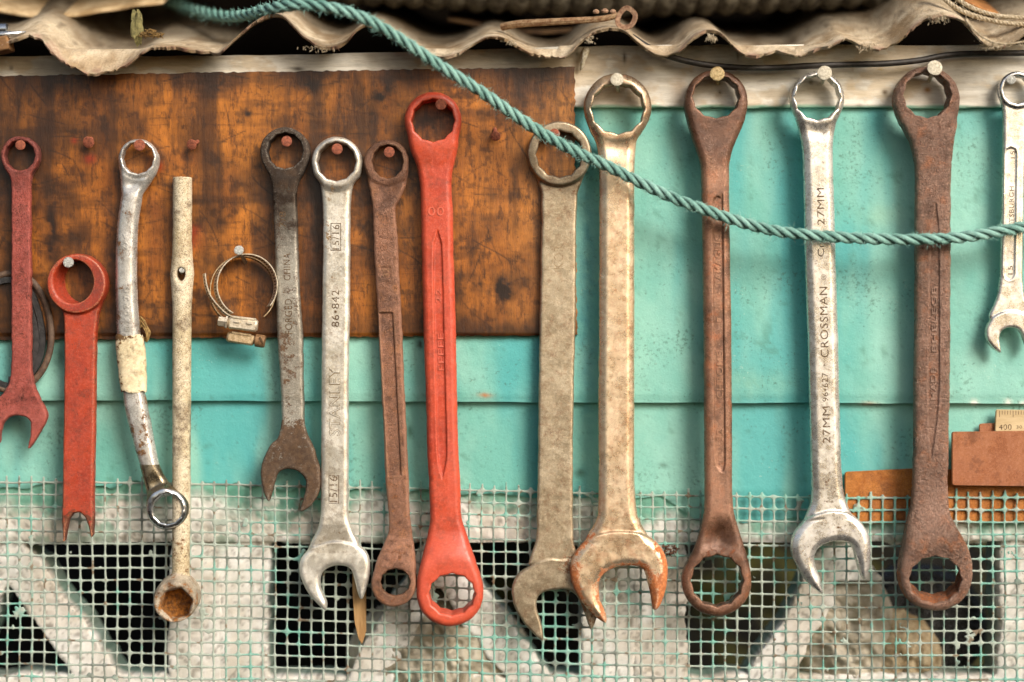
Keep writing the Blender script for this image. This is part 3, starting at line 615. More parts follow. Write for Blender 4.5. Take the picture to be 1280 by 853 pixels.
# 10 big peach steel
t10, f10 = tool('combination_wrench', 'large pale steel wrench with orange rust on its open jaw', 'wrench',
    [(140, 735, 809), (162, 737, 803), (175, 743, 796.5), (186, 746.5, 794.5), (200, 748.3, 793.3), (213, 749, 793), (300, 749, 793), (426, 748.5, 793), (500, 748, 793), (600, 748.3, 793), (640, 747.6, 796), (650, 745.5, 799.5), (658, 741.5, 803), (668, 735, 809), (685, 726, 818)],
    18, 36, M_steel_peach, rings=[dict(c=(772, 134.5), R=42.4, hr=33, hc=(771.8, 137), hry=31.5, t=26, amp=2.0, blend=3, mid=33)],
    jaws=[dict(poly=[(771, 664), (754, 666), (739, 671.5), (726, 681.5), (716, 696), (712.3, 713), (716.5, 733), (728, 754), (742, 769), (755.5, 778.5), (758.5, 776), (756.5, 765), (750, 749), (748, 733), (752, 720), (764, 711), (779, 707.3), (795, 707.3), (804, 712), (809, 727), (813.5, 747), (816, 760.5), (821.5, 761), (828.5, 748), (833.5, 728), (834.5, 706), (828.5, 688), (816.5, 674.5), (797, 666)], t=23, blend=1.5, k=2, mid=37)],
    rust=lambda x, y, h, d, z: 0.02 + 0.62 * (y > 664) * smooth(-13, -2, d) * smooth(0.25, 0.55, fbm(x * .03, y * .03, 3, 90)) + 0.55 * G2(x, y, 822, 730, 18, 38) + 0.3 * G2(x, y, 757, 768, 12, 16) + 0.2 * G2(x, y, 770, 640, 30, 22) + 0.3 * (y < 176) * smooth(2, 6, z) + 0.15 * (y < 180) + 0.4 * G2(x, y, 722, 710, 10, 26),
    wob=0.5, bev=(10, 5), r=3.5, tone=lambda x, y, z, d: 0.55 * smooth(185, 160, y) - 0.5 * G2(x, y, 757, 400, 6, 300) + 0.25 * smooth(640, 665, y) * smooth(690, 670, y), seed=10, dips=[(772, 186, 22, 9, 2.5)])  # tone also paints a highlight strip down the left of the shank
# 11 rust brown double ring
t11, f11 = tool('ring_spanner', 'smooth rusty brown double ring spanner, left of the bright chrome wrench', 'wrench',
    [(128, 858, 932), (148, 859, 931), (160, 861.5, 927.5), (175, 866, 920.5), (190, 871, 914.7), (203, 874.5, 911.7), (213, 875.8, 911), (245, 877, 911.2), (300, 878, 912), (426, 879.5, 914), (500, 880, 914.6), (600, 880.5, 915), (630, 880.5, 915.8), (645, 879, 918), (660, 875.8, 922.5), (680, 869.5, 929), (697, 863, 934), (720, 856, 936)],
    19, 36, M_rust_brown, rings=[dict(c=(895, 127), R=39.5, hr=29, hc=(894.5, 122.5), hry=26.5, tilt=(0, -0.05), t=26, amp=1.5, blend=34, mid=31), dict(c=(895.6, 726.5), R=43.5, hr=32.5, hc=(895.5, 725), hry=32, t=25, amp=2.0, blend=6, mid=34)],
    channels=[dict(poly=[(890, 262), (890.5, 252), (895, 246), (900, 249), (902.5, 258), (904, 426), (905.5, 560), (904.5, 584), (900, 588), (893, 560), (891.5, 426)], d=2.0, rim=0.3, smooth=True)],
    dips=[(897, 672, 17, 17, 7)], rust=lambda x, y, h, d, z: 0.5 * G2(x, y, 897, 690, 26, 9) + 0.3 * G2(x, y, 893, 205, 12, 10) + 0.08, wob=0.5, bev=(8, 3.2), r=4, tone=lambda x, y, z, d: 0.9 * smooth(230, 180, y) + 0.8 * smooth(640, 665, y) * smooth(720, 690, y) + 0.3 * (y > 700) - 0.5 * G2(x, y, 898, 620, 30, 30) - 0.4 * G2(x, y, 898, 225, 16, 14), seed=11)
lettering(t11, f11, 'TAMAGIUC', 896.8, 326, 64, 8, M_rust_brown, raised=0.9, offset=0.01, ang=0.5, name='raised_lettering')
lettering(t11, f11, 'CHROME', 899, 469, 58, 8, M_rust_brown, raised=0.9, offset=0.01, ang=0.5, name='raised_lettering')
lettering(t11, f11, '32', 899, 543, 14, 8, M_rust_brown, raised=0.9, offset=0.01, ang=0.5, name='raised_lettering')
lettering(t11, f11, 'I', 897.5, 400, 5, 5, M_rust_brown, raised=0.9, offset=0.01, ang=90, name='raised_lettering')
# 12 bright chrome
t12, f12 = tool('combination_wrench', 'bright chrome wrench with brown stained stamped letters, between two brown ring spanners', 'wrench',
    [(125, 992, 1051), (145, 993.5, 1048.5), (155, 996.3, 1045), (170, 1000, 1042), (185, 1002.5, 1041.2), (213, 1004, 1041.3), (300, 1005.6, 1044), (350, 1007, 1045.3), (426, 1009.7, 1047.8), (500, 1011.5, 1049.3), (560, 1013, 1050.8), (600, 1014.2, 1052.5), (618, 1014.5, 1054.8), (630, 1012.8, 1058.5), (642, 1008, 1064), (655, 1003, 1068)],
    17, 34, M_chrome_white, rings=[dict(c=(1021.5, 123.3), R=34, hr=28, hc=(1021, 123), t=24, amp=1.6, blend=3, mid=31)],
    jaws=[dict(poly=[(1040, 638.5), (1024, 641.5), (1010, 647), (999, 656.5), (991, 668.5), (988, 683), (991, 698), (1001.5, 718), (1014, 733), (1025, 741.5), (1028, 739.5), (1024.3, 723), (1018.5, 706), (1017.6, 695), (1022, 686), (1031, 680), (1043, 676.5), (1056, 677.3), (1064.5, 683), (1070, 702), (1074.5, 717.5), (1078.5, 724), (1083, 720.5), (1087, 702), (1087.8, 684), (1084.5, 667), (1076, 653), (1063, 642.5)], t=22, blend=1.6, k=2, mid=35)],
    rust=lambda x, y, h, d, z: 0.34 * G2(x, y, 1034, 603, 13, 26) + 0.22 * G2(x, y, 1020, 180, 14, 22) + 0.3 * G2(x, y, 1018, 328, 6, 16) + 0.3 * G2(x, y, 1054, 655, 24, 12) + 0.34 * (y < 158) * smooth(3, 8, z) * (y > 120) + 0.16 * smooth(560, 640, y) - 0.05,
    wob=0.3, bev=(9, 4.5), r=3.2, tone=lambda x, y, z, d: -0.5 * (y > 660) + 0.35 * smooth(175, 155, y) * (y > 150) - 0.3 * (x > 1036) * (y > 170) * (y < 600), seed=12, dips=[(1021, 166, 16, 8, 2.0)])  # right side of the shank painted brighter by tone, as if lit
lettering(t12, f12, '27MM', 1024.5, 259, 46, 9, DARKINK, ang=1.0)
lettering(t12, f12, 'Cr-V', 1024.5, 305, 33, 8, DARKINK, ang=1.0)
lettering(t12, f12, 'CROSSMAN', 1028.6, 403, 88, 10, DARKINK, ang=1.3)
lettering(t12, f12, '\u00ae', 1028, 347, 7, 7, DARKINK, ang=1.3)
lettering(t12, f12, '96\u2022627', 1030, 484, 36, 7.5, DARKINK, ang=1.3)
lettering(t12, f12, '\u2022', 1029, 456.5, 2.2, 2.2, DARKINK)
lettering(t12, f12, '27MM', 1031.5, 531, 46, 9.5, DARKINK, ang=1.3)
# 13 pitted brown
t13, f13 = tool('ring_spanner', 'pitted dark brown double ring spanner with pointed panel, right of the bright chrome wrench', 'wrench',
    [(120, 1121, 1196), (150, 1124.5, 1196), (160, 1129.5, 1195), (175, 1136.5, 1192.5), (190, 1140.5, 1190.5), (213, 1144, 1188.2), (260, 1144, 1187.6), (300, 1144, 1187.5), (426, 1143, 1187), (500, 1142.7, 1186), (560, 1142, 1185), (600, 1141, 1184), (625, 1139, 1184.5), (640, 1136, 1186.5), (655, 1132, 1192), (675, 1128, 1202), (695, 1125, 1210), (715, 1124, 1210)],
    20, 36, M_rust_pit, rings=[dict(c=(1158, 125), R=41, hr=29.5, hc=(1157.3, 120), hry=29, tilt=(0.03, -0.04), t=27, amp=1.7, blend=34, mid=32), dict(c=(1167.2, 717.7), R=44.7, hr=32.5, hc=(1166.3, 718.5), hry=30.5, tilt=(-0.10, 0.26), t=34, amp=1.9, blend=40, mid=40, gy=-0.10)],
    channels=[dict(poly=[(1168, 255), (1171.5, 280), (1172.5, 350), (1172.5, 480), (1170, 520), (1162.5, 577), (1159, 540), (1158.3, 480), (1160, 350), (1162, 290)], d=2.2, rim=0.5)],
    rust=lambda x, y, h, d, z: 0.05 + 0.75 * (z > 2.5) * (y > 712) + 0.3 * G2(x, y, 1160, 158, 26, 12) + 0.45 * (y < 150) * (z > 3), wob=0.9, bev=(8, 3.2), r=4, tone=lambda x, y, z, d: 0.35 * smooth(170, 120, y) - 0.5 * G2(x, y, 1165, 630, 22, 26) - 0.2 * G2(x, y, 1175, 400, 12, 220), seed=13)
lettering(t13, f13, 'BHELEGE', 1166, 400, 80, 6.5, M_rust_pit, raised=1.0, offset=0.015, name='raised_lettering')
lettering(t13, f13, 'MADE', 1165, 480, 40, 6.5, M_rust_pit, raised=1.0, offset=0.015, name='raised_lettering')
# 14 small chrome at the right edge
t14, f14 = tool('combination_wrench', 'small clean chrome wrench at the right edge with a rounded recessed panel', 'wrench',
    [(115, 1252, 1289), (128, 1251.5, 1288.5), (138, 1253, 1284), (150, 1253.5, 1282), (213, 1253, 1280), (300, 1251, 1278.5), (340, 1250, 1277.8), (355, 1248.5, 1278.2), (370, 1246, 1280), (382, 1241.5, 1284), (394, 1236, 1288), (404, 1238, 1287)],
    9, 27, M_chrome_clean, rings=[dict(c=(1270.5, 112.8), R=23, hr=17.3, hc=(1270.5, 113), t=16, amp=0.8, blend=1.5, mid=25, pm=0.5)],
    jaws=[dict(poly=[(1261, 389.3), (1248, 392.5), (1238, 399.5), (1232.5, 408.5), (1231.3, 418), (1234, 427.5), (1241, 436), (1249, 441.5), (1250.6, 440), (1249.8, 433), (1248.6, 424), (1250, 416.5), (1255, 411.5), (1262, 409.8), (1270, 411.5), (1276, 417.5), (1279.5, 428), (1283.5, 436), (1286, 435), (1290, 425), (1291, 411), (1287, 400), (1276, 391.5)], t=12.5, blend=1.2, k=1.5)],
    channels=[dict(poly=[(1255.8, 192), (1257, 187), (1262.5, 184.5), (1268, 187), (1269.5, 192), (1268.5, 270), (1267, 344), (1264.5, 349), (1260.5, 350.5), (1256.5, 348.5), (1254.5, 343), (1255.2, 270)], d=1.0, rim=0.35)],
    rust=lambda x, y, h, d, z: -0.1 + 0.5 * G2(x, y, 1263, 318, 3, 7), wob=0.15, bev=(3.2, 1.3), r=2.0, seed=14, part_mats={'ring_head': M_polish}, g=1.0)
lettering(t14, f14, '15', 1265, 188 + 6, 9, 5.5, DARKINK)
lettering(t14, f14, 'PITTSBURGH', 1263.5, 263, 59, 5.8, DARKINK, ang=-0.5)
lettering(t14, f14, '15', 1262, 338, 11, 6, DARKINK)

# ---------------------------------------------------------------- tube spanner (pipe with a socket)
def tube_tool():
    g = 1.3; x0, x1, y0, y1, h0, h1 = 186, 258, 214, 786, 14, 66
    X, Y, H = np.meshgrid(np.arange(x0, x1, g), np.arange(y0, y1, g), np.arange(h0, h1, g), indexing='ij')
    hm = 31.0
    cx = np.interp(Y, [221, 426, 640, 714], [227.3, 226.6, 225.8, 225])
    rad = np.interp(Y, [221, 300, 320, 343, 368, 390, 720], [11.9, 12, 12.8, 15.0, 12.8, 11.8, 11.0])
    fl = np.exp(-((Y - 343) / 20) ** 2)
    d = np.sqrt((X - cx) ** 2 + ((H - hm) * (1 + 0.45 * fl)) ** 2) - rad
    d = np.maximum(d, 221.5 - Y); d = np.maximum(d, Y - 722)
    bore = np.sqrt((X - cx) ** 2 + (H - hm) ** 2) - 9; d = np.maximum(d, -np.maximum(bore, Y - 300))
    hole = np.sqrt(((X - 226.8) / 5.4) ** 2 + ((Y - 343) / 8.6) ** 2) * 6 - 6
    rim = (np.sqrt(((X - 226.8) / 9.5) ** 2 + ((Y - 344) / 14) ** 2) - 1) * 8
    d = d - 1.2 * np.exp(-(rim / 2.2) ** 2) * (H > hm)
    d = np.maximum(d, -np.maximum(hole, 18 - H))
    # socket, its mouth facing out and a little down
    U = X - 221.3; V_ = Y - 747.5 - 0.12 * (H - 40)
    c = np.sqrt(U ** 2 + V_ ** 2) - (27.6 - 0.10 * np.maximum(H - 44, 0) ** 1.2)
    c = np.sqrt(np.maximum(c + 3, 0) ** 2 + np.maximum(np.abs(H - 38) - 20 + 3, 0) ** 2) - 3
    d = smin(d, c, 6)
    ang = np.arctan2(Y - 753, X - 223.5) + 0.25; rr = np.hypot(X - 223.5, Y - 753)
    hx = rr * np.cos(np.mod(ang, math.pi / 3) - math.pi / 6) - 17.5 - smooth(52, 59, H) * 3.2
    d = np.maximum(d, -np.maximum(hx, 27 - H))
    d = d + (fbm(X * .15, Y * .15 + H * .1, 3, 31) - .5) * 0.5
    V, Q = surface_nets(d, (x0, y0, h0), g); Q = Q[:, ::-1]
    Wd = WA(V, 36); org = W(224, 778, 20, 36)
    a, b, c_, d_ = (Wd[Q[:, i]] for i in range(4)); fn = np.cross(c_ - a, d_ - b); vn = np.zeros_like(Wd)
    for i in range(4): np.add.at(vn, Q[:, i], fn)
    vn /= np.linalg.norm(vn, axis=1)[:, None] + 1e-20
    t = thing('tube_spanner', 'cream painted tube spanner with an oval hole and a hexagonal socket at its lower end', 'spanner', org)
    rr = np.hypot(V[:, 0] - 222, V[:, 1] - 752)
    vr = 0.02 + 0.55 * smooth(22, 16, rr) * (V[:, 2] < 52) + 0.3 * smooth(30, 24, rr) + 0.3 * G2(V[:, 0], V[:, 1], 225, 690, 14, 22) + 0.12 * smooth(370, 470, V[:, 1]) - 0.1 * (V[:, 1] < 290)
    fy = V[Q[:, 0]][:, 1]
    fr = np.hypot(V[Q[:, 0]][:, 0] - 221.3, V[Q[:, 0]][:, 1] - 747.5)
    for nm, m, mt in (('tube', ~((fr < 31) & (fy > 712)), M_tubepaint), ('socket', (fr < 31) & (fy > 712), M_socket)):
        q = Q[m]; u, inv = np.unique(q, return_inverse=True)
        mk(nm, Wd[u], inv.reshape(q.shape), mt, t, attrs={'rust': vr[u]}, normals=vn[u])
M_socket = tool_mat('socket_stained_paint', lin(186, 172, 150), lin(160, 150, 132), lin(190, 124, 44), lin(110, 68, 30), lin(50, 32, 18), 0.1, 0.55, lo=0.45, hi=0.7, bumps=0.6, seed=21, rs=0.1, speck=0.7)
tube_tool()

# ---------------------------------------------------------------- wall: boards, rail, panel
def mixc(a, b, f): return np.asarray(a)[None] * (1 - f[:, None]) + np.asarray(b)[None] * f[:, None]
def teal_col(x, y):
    n = fbm(x * .006, y * .004, 4, 100); n2 = fbm(x * .03, y * .02, 4, 110); n3 = fbm(x * .15, y * .15, 3, 120)
    c = mixc(lin(108, 176, 164), lin(142, 196, 182), smooth(.3, .7, n * .6 + n2 * .4))
    c = c * (1 - .0) ; b = smooth(.42, .68, fbm(x * .014, y * .003, 4, 130))
    c = c * (1 - b[:, None] * .8) + np.asarray(lin(72, 164, 166))[None] * b[:, None] * .8
    s = smooth(.70, .82, fbm(x * .05, y * .05, 5, 140)) * .35
    c = c * (1 - s[:, None]) + np.asarray(lin(66, 108, 84))[None] * s[:, None]
    for (a, b_, ra, rb, col, k) in ((735, 360, 14, 220, lin(66, 140, 150), .7), (606, 494, 8, 3, lin(180, 120, 70), .9), (725, 592, 6, 5, lin(40, 70, 52), .8), (830, 582, 6, 3, lin(40, 70, 52), .6), (76, 445, 10, 18, lin(40, 80, 72), .7), (940, 480, 60, 20, lin(150, 180, 140), .25), (1100, 270, 30, 12, lin(150, 180, 140), .25), (1216, 503, 4, 2.5, lin(240, 236, 226), 1.5), (1258, 502.5, 4, 2.5, lin(240, 236, 226), 1.5), (1277, 503.5, 4, 2, lin(240, 236, 226), 1.4), (525, 431, 3, 5, lin(40, 62, 50), 1.2), (512, 540, 4, 8, lin(50, 96, 76), .8), (1085, 505, 12, 2, lin(190, 150, 120), .7)):  # first blotch paints the large wrench's bluish shadow into the wall colour
        w = np.clip(G2(x, y, a, b_, ra, rb) * k * (0.4 + n3 * 1.2), 0, 1)[:, None]; c = c * (1 - w) + np.asarray(col)[None] * w
    v = smooth(.82, .88, fbm(x * .3, y * .3, 2, 150))[:, None] * .25; c = c * (1 - v) + np.asarray(lin(60, 96, 78))[None] * v
    return np.clip(c, 0, 1)
M_teal = attr_mat('teal_wall_paint', fine=0.5, amt=0.10, rough=0.6, bumps=0.34, dark=lin(50, 110, 96), spec=0.35, bd=1.6, big=0.08, chips=(lin(206, 214, 196), lin(70, 104, 88)))
wall = thing('siding_wall', 'turquoise painted lapped timber siding behind the hanging tools', 'wall', W(640, 640, 0))
def bow(seed): return lambda X, Y: (fbm(X * .01, Y * .01, 3, seed) - .5) * 3.0 + (fbm(X * .06, Y * .02, 3, seed + 3) - .5) * 0.9
bA = bow(160); bB = bow(170)
def edgeA(X, Y):
    n = 499.5 + 5.5 * (X + 60) / 1400 + (vnoise(X * .03, X * 0, 175) - .5) * 1.6
    return X, np.where(Y > 400, Y + (n - 500) * (Y - 400) / 100, Y)
slab('siding_board', -70, 1350, 76, 500, 4, lambda X, Y: 1.5 + 8.5 * smooth(80, 500, Y) - 1.6 * smooth(494, 500, Y) + bA(X, Y), 9, M_teal, teal_col, wall, edgeA)
def edgeB(X, Y):
    n = 606 + 12 * smooth(200, 700, X) + 32 * smooth(820, 880, X) + (fbm(X * .03, X * 0, 4, 176) - .5) * 18
    return X, np.where(Y > 560, 560 + (Y - 560) * (n - 560) / 60, Y)
slab('siding_board', -70, 1350, 484, 620, 3, lambda X, Y: -1.0 + bB(X, Y) * .7 - 1.8 * smooth(615, 620, Y), 6, M_teal, teal_col, wall, edgeB)

def rail_col(x, y):
    g = fbm(x * .008, y * .12, 5, 200); g2 = fbm(x * .02, y * .02, 4, 210); g3 = fbm(x * .03, y * .4, 3, 220)
    c = mixc(lin(202, 196, 182), lin(238, 234, 222), smooth(.3, .65, g * .5 + g2 * .5))
    w = (smooth(.58, .75, g3) * .35)[:, None]; c = c * (1 - w) + np.asarray(lin(150, 134, 108))[None] * w
    w = (smooth(.5, .7, fbm(x * .012, y * .03, 4, 230)) * .55 * smooth(110, 70, y))[:, None]; c = c * (1 - w) + np.asarray(lin(120, 122, 116))[None] * w
    w = (smooth(.5, .62, fbm(x * .03, y * .05, 5, 235)) * .45)[:, None]; c = c * (1 - w) + np.asarray(lin(196, 168, 120))[None] * w
    for (a, b_, ra, rb, col, k) in ((1104, 117, 4, 3.5, lin(90, 66, 30), 1), (1157, 114, 5, 4, lin(160, 110, 40), 1), (1098, 88, 5, 1.5, lin(170, 140, 80), .9), (899, 117, 2, 2, lin(110, 90, 50), 1), (1012, 105, 2.5, 2.5, lin(50, 40, 30), 1), (780, 74, 2, 7, lin(60, 44, 30), .9), (848, 112, 10, 18, lin(150, 116, 80), .5), (374, 88, 8, 3, lin(40, 30, 20), .9), (17, 87, 2, 3, lin(60, 50, 40), .8), (921, 72, 1.5, 5, lin(90, 76, 60), .7), (1072, 137, 4, 5, lin(120, 90, 60), .8), (1022, 112, 22, 16, lin(170, 150, 116), .5)):
        w = np.clip(G2(x, y, a, b_, ra, rb) * k, 0, 1)[:, None]; c = c * (1 - w) + np.asarray(col)[None] * w
    w = (smooth(132.5, 135.5, y + (vnoise(x * .06, y * 0, 236) - .5) * 3) * .8)[:, None]; c = c * (1 - w) + np.asarray(lin(110, 180, 156))[None] * w
    return np.clip(c, 0, 1)
M_rail = attr_mat('weathered_white_timber', fine=0.5, amt=0.22, rough=0.75, bumps=0.35, co=(0.25, 1, 1.6), dark=lin(110, 96, 76))
rail = slab('timber_rail', -70, 1350, 58, 136, 2.2, lambda X, Y: 11 + (fbm(X * .01, Y * .2, 4, 240) - .5) * 1.0 - 2.0 * smooth(134, 136, Y) - 1.5 * smooth(61, 58, Y), 8, M_rail, rail_col, None,
            lambda X, Y: (X, Y + np.where(Y < 97, (1 - (Y - 58) / 39) * 14 * smooth(900, 200, X), 0) + (vnoise(X * .03, Y * 0, 241) - .5) * 1.6), org=W(640, 136, 0))
tag(rail, 'long weathered white timber rail nailed across the top of the siding', 'rail')

def board_col(x, y):
    x = np.asarray(x, float); y = np.asarray(y, float)
    g = fbm(x * .035, y * .004, 6, 300); g2 = fbm(x * .012, y * .008, 5, 310); g3 = fbm(x * .3, y * .012, 4, 320); g4 = fbm(x * .02, y * .03, 5, 330, .65)
    f = smooth(.28, .72, g * .4 + g2 * .3 + g4 * .3)
    c = mixc(lin(128, 68, 22), lin(206, 128, 46), f)
    right = smooth(520, 700, x); c = c * (1 - right[:, None] * .5) + mixc(lin(150, 92, 42), lin(204, 144, 78), f) * right[:, None] * .5
    for (a, b_, ra, rb, k) in ((92, 150, 12, 50, .8), (75, 210, 30, 100, .5), (155, 150, 14, 40, .7), (216, 140, 10, 55, .7), (110, 270, 40, 60, .5), (320, 370, 40, 40, .45), (620, 230, 60, 80, .4), (600, 330, 50, 60, .35), (45, 130, 10, 30, .4)):
        w = np.clip(G2(x, y, a, b_, ra, rb) * k, 0, 1)[:, None]; c = c * (1 - w) + np.asarray(lin(224, 136, 44))[None] * w
    dk = np.asarray(lin(34, 20, 12))[None]
    def stain_shade(w, k): 
        nonlocal c
        w = np.clip(w * k, 0, 1)[:, None]; c = c * (1 - w) + dk * w
    stain_shade(smooth(60, 26, x + (g4 - .5) * 30) * (0.75), .8)
    stain_shade(smooth(135, 84, y + (g2 - .5) * 60 + (g - .5) * 30), .6)  # roof shade painted along the top of the panel
    stain_shade(smooth(.45, .75, fbm(x * .03, y * .006, 5, 340, .6)), .75)
    stain_shade(smooth(.42, .75, fbm(x * .012, y * .014, 5, 350, .6)), .75)
    stain_shade(smooth(.50, .72, g3), .30)
    stain_shade(smooth(.50, .75, fbm(x * .012, y * .06, 5, 355, .62)), .5)
    stain_shade(smooth(.58, .74, fbm(x * .09, y * .09, 5, 360, .62)), .55)
    stain_shade(smooth(384, 424, y + (g4 - .5) * 60), .55)
    for (a, b_, ra, rb, k) in ((68, 300, 8, 55, .9), (108, 160, 5, 14, .9), (273, 110, 14, 10, 1), (390, 105, 14, 18, .9), (478, 118, 18, 26, .8), (470, 140, 5, 60, .4), (630, 362, 14, 18, 1.1), (601, 358, 4, 8, .8), (700, 250, 10, 20, .7), (540, 160, 26, 22, .6), (285, 330, 60, 14, .35), (260, 380, 40, 22, .5), (455, 250, 12, 90, .5), (510, 240, 12, 60, .45), (507, 380, 14, 30, .6), (395, 300, 10, 110, .6), (205, 200, 8, 14, .5), (130, 90, 60, 14, .5), (700, 400, 24, 12, .6), (140, 330, 16, 60, .45), (313, 145, 8, 5, .8), (500, 220, 8, 10, .7), (585, 228, 3, 6, .6), (640, 215, 3, 5, .5)):
        w = G2(x, y, a, b_, ra, rb) * (0.25 + 1.5 * smooth(.3, .7, fbm(x * .08, y * .08, 4, 370))); stain_shade(w, k * .9)  # stains and knots, plus shade painted between tools and behind a ring
    for (a, b_, r_) in ((117, 201, 7), (97, 178, 4), (238, 305, 12), (242, 290, 9), (200, 210, 8)):
        w = np.clip(G2(x, y, a, b_, r_, r_ * .8) * .6, 0, 1)[:, None]; c = c * (1 - w) + np.asarray(lin(170, 40, 20))[None] * w
    # scratches
    for i in range(190):
        r_ = np.random.default_rng(400 + i); a, b_ = r_.uniform(0, 715), r_.uniform(95, 415); an = r_.normal(0, .5) + (0 if i % 3 else 1.4); L_ = r_.uniform(10, 70)
        u = (x - a) * math.cos(an) + (y - b_) * math.sin(an); v = -(x - a) * math.sin(an) + (y - b_) * math.cos(an) + 3 * np.sin(u / 17 + i)
        stain_shade(np.exp(-(v / .8) ** 2) * smooth(L_ / 2, L_ / 2 - 6, np.abs(u)), r_.uniform(.35, .85))
    return np.clip(c * 0.84, 0, 1)
M_board = attr_mat('stained_plywood', fine=0.7, amt=0.55, rough=0.36, bumps=0.3, crisp=0.55, cco=(0.5, 1, 0.14), co=(1.2, 1, 0.16), dark=lin(48, 26, 14), spec=0.45, bd=1.0)
def edgeBo(X, Y):
    top = 97.5 - 11 * (X / 717); bot = 425 - 6 * X / 717
    Yn = top + (Y - 90) / 330 * (bot - top) + np.where((Y > 415) | (Y < 95), (vnoise(X * .2, Y * 0, 380) - .5) * 2, 0)
    rag = (fbm(Y * .12, Y * 0, 4, 381) - .5) * 5
    Xn = np.where(X > 700, X + (rag + smooth(250, 420, Y) * 3) * (X - 700) / 18, X)
    return Xn, Yn
board = slab('plywood_panel', -70, 718, 90, 420, 1.6, lambda X, Y: 18 + (fbm(X * .008, Y * .008, 3, 382) - .5) * 1.5 - 1.2 * smooth(417, 420, Y), 7, M_board, board_col, None, edgeBo, org=W(320, 424, 8))
tag(board, 'dark orange stained plywood panel fixed on the wall behind the left hand tools', 'wood panel')

# ---------------------------------------------------------------- concrete beam and pierced blocks
def conc_col(x, y):
    n = fbm(x * .03, y * .03, 5, 500); n2 = fbm(x * .12, y * .12, 4, 510); n3 = fbm(x * .006, y * .01, 3, 515)
    c = mixc(lin(232, 228, 218), lin(252, 250, 246), smooth(.3, .68, n * .6 + n2 * .4))
    w = (smooth(.5, .7, fbm(x * .02, y * .008, 4, 520)) * .25)[:, None]; c = c * (1 - w) + np.asarray(lin(172, 140, 92))[None] * w
    w = (smooth(.6, .7, fbm(x * .2, y * .2, 3, 530)) * .5)[:, None]; c = c * (1 - w) + np.asarray(lin(92, 78, 58))[None] * w
    w = (smooth(648, 612, y - 26 * smooth(700, 880, x) + (n - .5) * 70 + (n2 - .5) * 20))[:, None]; c = c * (1 - w * .9) + np.asarray(lin(104, 176, 154))[None] * w * .9
    w = (smooth(.6, .66, fbm(x * .025, y * .025, 4, 540)) * smooth(720, 640, y) * .7)[:, None]; c = c * (1 - w) + np.asarray(lin(100, 172, 150))[None] * w
    return np.clip(c, 0, 1)
M_conc = attr_mat('rough_concrete', fine=0.35, amt=0.12, rough=0.92, bumps=0.25, dark=lin(96, 82, 62), spec=0.2, bd=2.6)
beam = slab('concrete_beam', -70, 1350, 598, 678, 3, lambda X, Y: -5.5 + (fbm(X * .04, Y * .04, 4, 550) - .5) * 4 - 3 * smooth(673, 678, Y), 80, M_conc, conc_col, None, lambda X, Y: (X, Y + (vnoise(X * .04, Y * 0, 551) - .5) * 3 * (Y > 660)), org=W(640, 678, 0))
tag(beam, 'pale concrete beam with ragged turquoise paint, running under the siding', 'beam')
def block(cx, label, ax, seed, full=True):
    """pierced block: frame with an inverted V of two struts"""
    g = 2.6; x0, x1, y0, y1, h0, h1 = cx - 268, cx + 268, 668, 900, -92, 2
    X, Y = np.meshgrid(np.arange(x0, x1, g), np.arange(y0, y1, g), indexing='ij'); H = np.arange(h0, h1, g)
    w = (fbm(X * .04, Y * .04, 5, 600 + seed) - .5) * 14 + (fbm(X * .2, Y * .2, 2, 610 + seed) - .5) * 2
    out = np.maximum(np.abs(X - cx) - 264, np.abs(Y - 783) - 110)
    op = np.maximum(np.abs(X - cx) - 196.5, np.abs(Y - 764) - 83.5)
    op = np.sqrt(np.maximum(op + 8, 0) ** 2) - 8
    L1 = sd_poly(X, Y, np.array([(ax - 27, 670), (ax + 30, 670), (ax + 95, 860), (ax + 145, 860), (ax + 20, 640), (ax - 20, 640), (ax - 165, 860), (ax - 108, 860)]))
    L1 = sd_poly(X, Y, np.array([(ax - 12, 672), (ax + 16, 672), (ax + 152, 862), (ax + 92, 862), (ax, 738), (ax - 62, 862), (ax - 122, 862)]))
    if not full: L1 = np.maximum(L1, np.where(Y > 728, X - (ax - 8), -60))
    D = np.maximum(out, -np.maximum(op, -L1)) + w
    D = D[:, :, None]; Hh = H[None, None, :]
    top = -15 + (fbm(X * .06, Y * .06, 4, 620 + seed) - .5)[:, :, None] * 5
    F = np.maximum(D, np.maximum(Hh - top, -88 - Hh)); 
    F = np.sqrt(np.maximum(D + 3, 0) ** 2 + np.maximum(np.maximum(Hh - top, -88 - Hh) + 3, 0) ** 2) - 3
    V, Q = surface_nets(F, (x0, y0, h0), g)
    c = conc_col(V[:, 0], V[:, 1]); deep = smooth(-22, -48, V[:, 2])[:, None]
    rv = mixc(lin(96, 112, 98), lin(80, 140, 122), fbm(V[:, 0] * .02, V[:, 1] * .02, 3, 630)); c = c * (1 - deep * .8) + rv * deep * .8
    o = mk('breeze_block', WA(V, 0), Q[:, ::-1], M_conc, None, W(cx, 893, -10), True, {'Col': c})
    tag(o, label, 'breeze block', 'pierced concrete blocks under the beam')
block(11.5, 'pierced concrete block at the lower left, its slanted strut left of the cream tube spanner', 6, 1)
block(531.5, 'pierced concrete block behind the lower end of the bright red spanner', 546, 2)
block(1056.5, 'pierced concrete block at the lower right behind the chrome and pitted brown wrenches', 1052, 3, False)

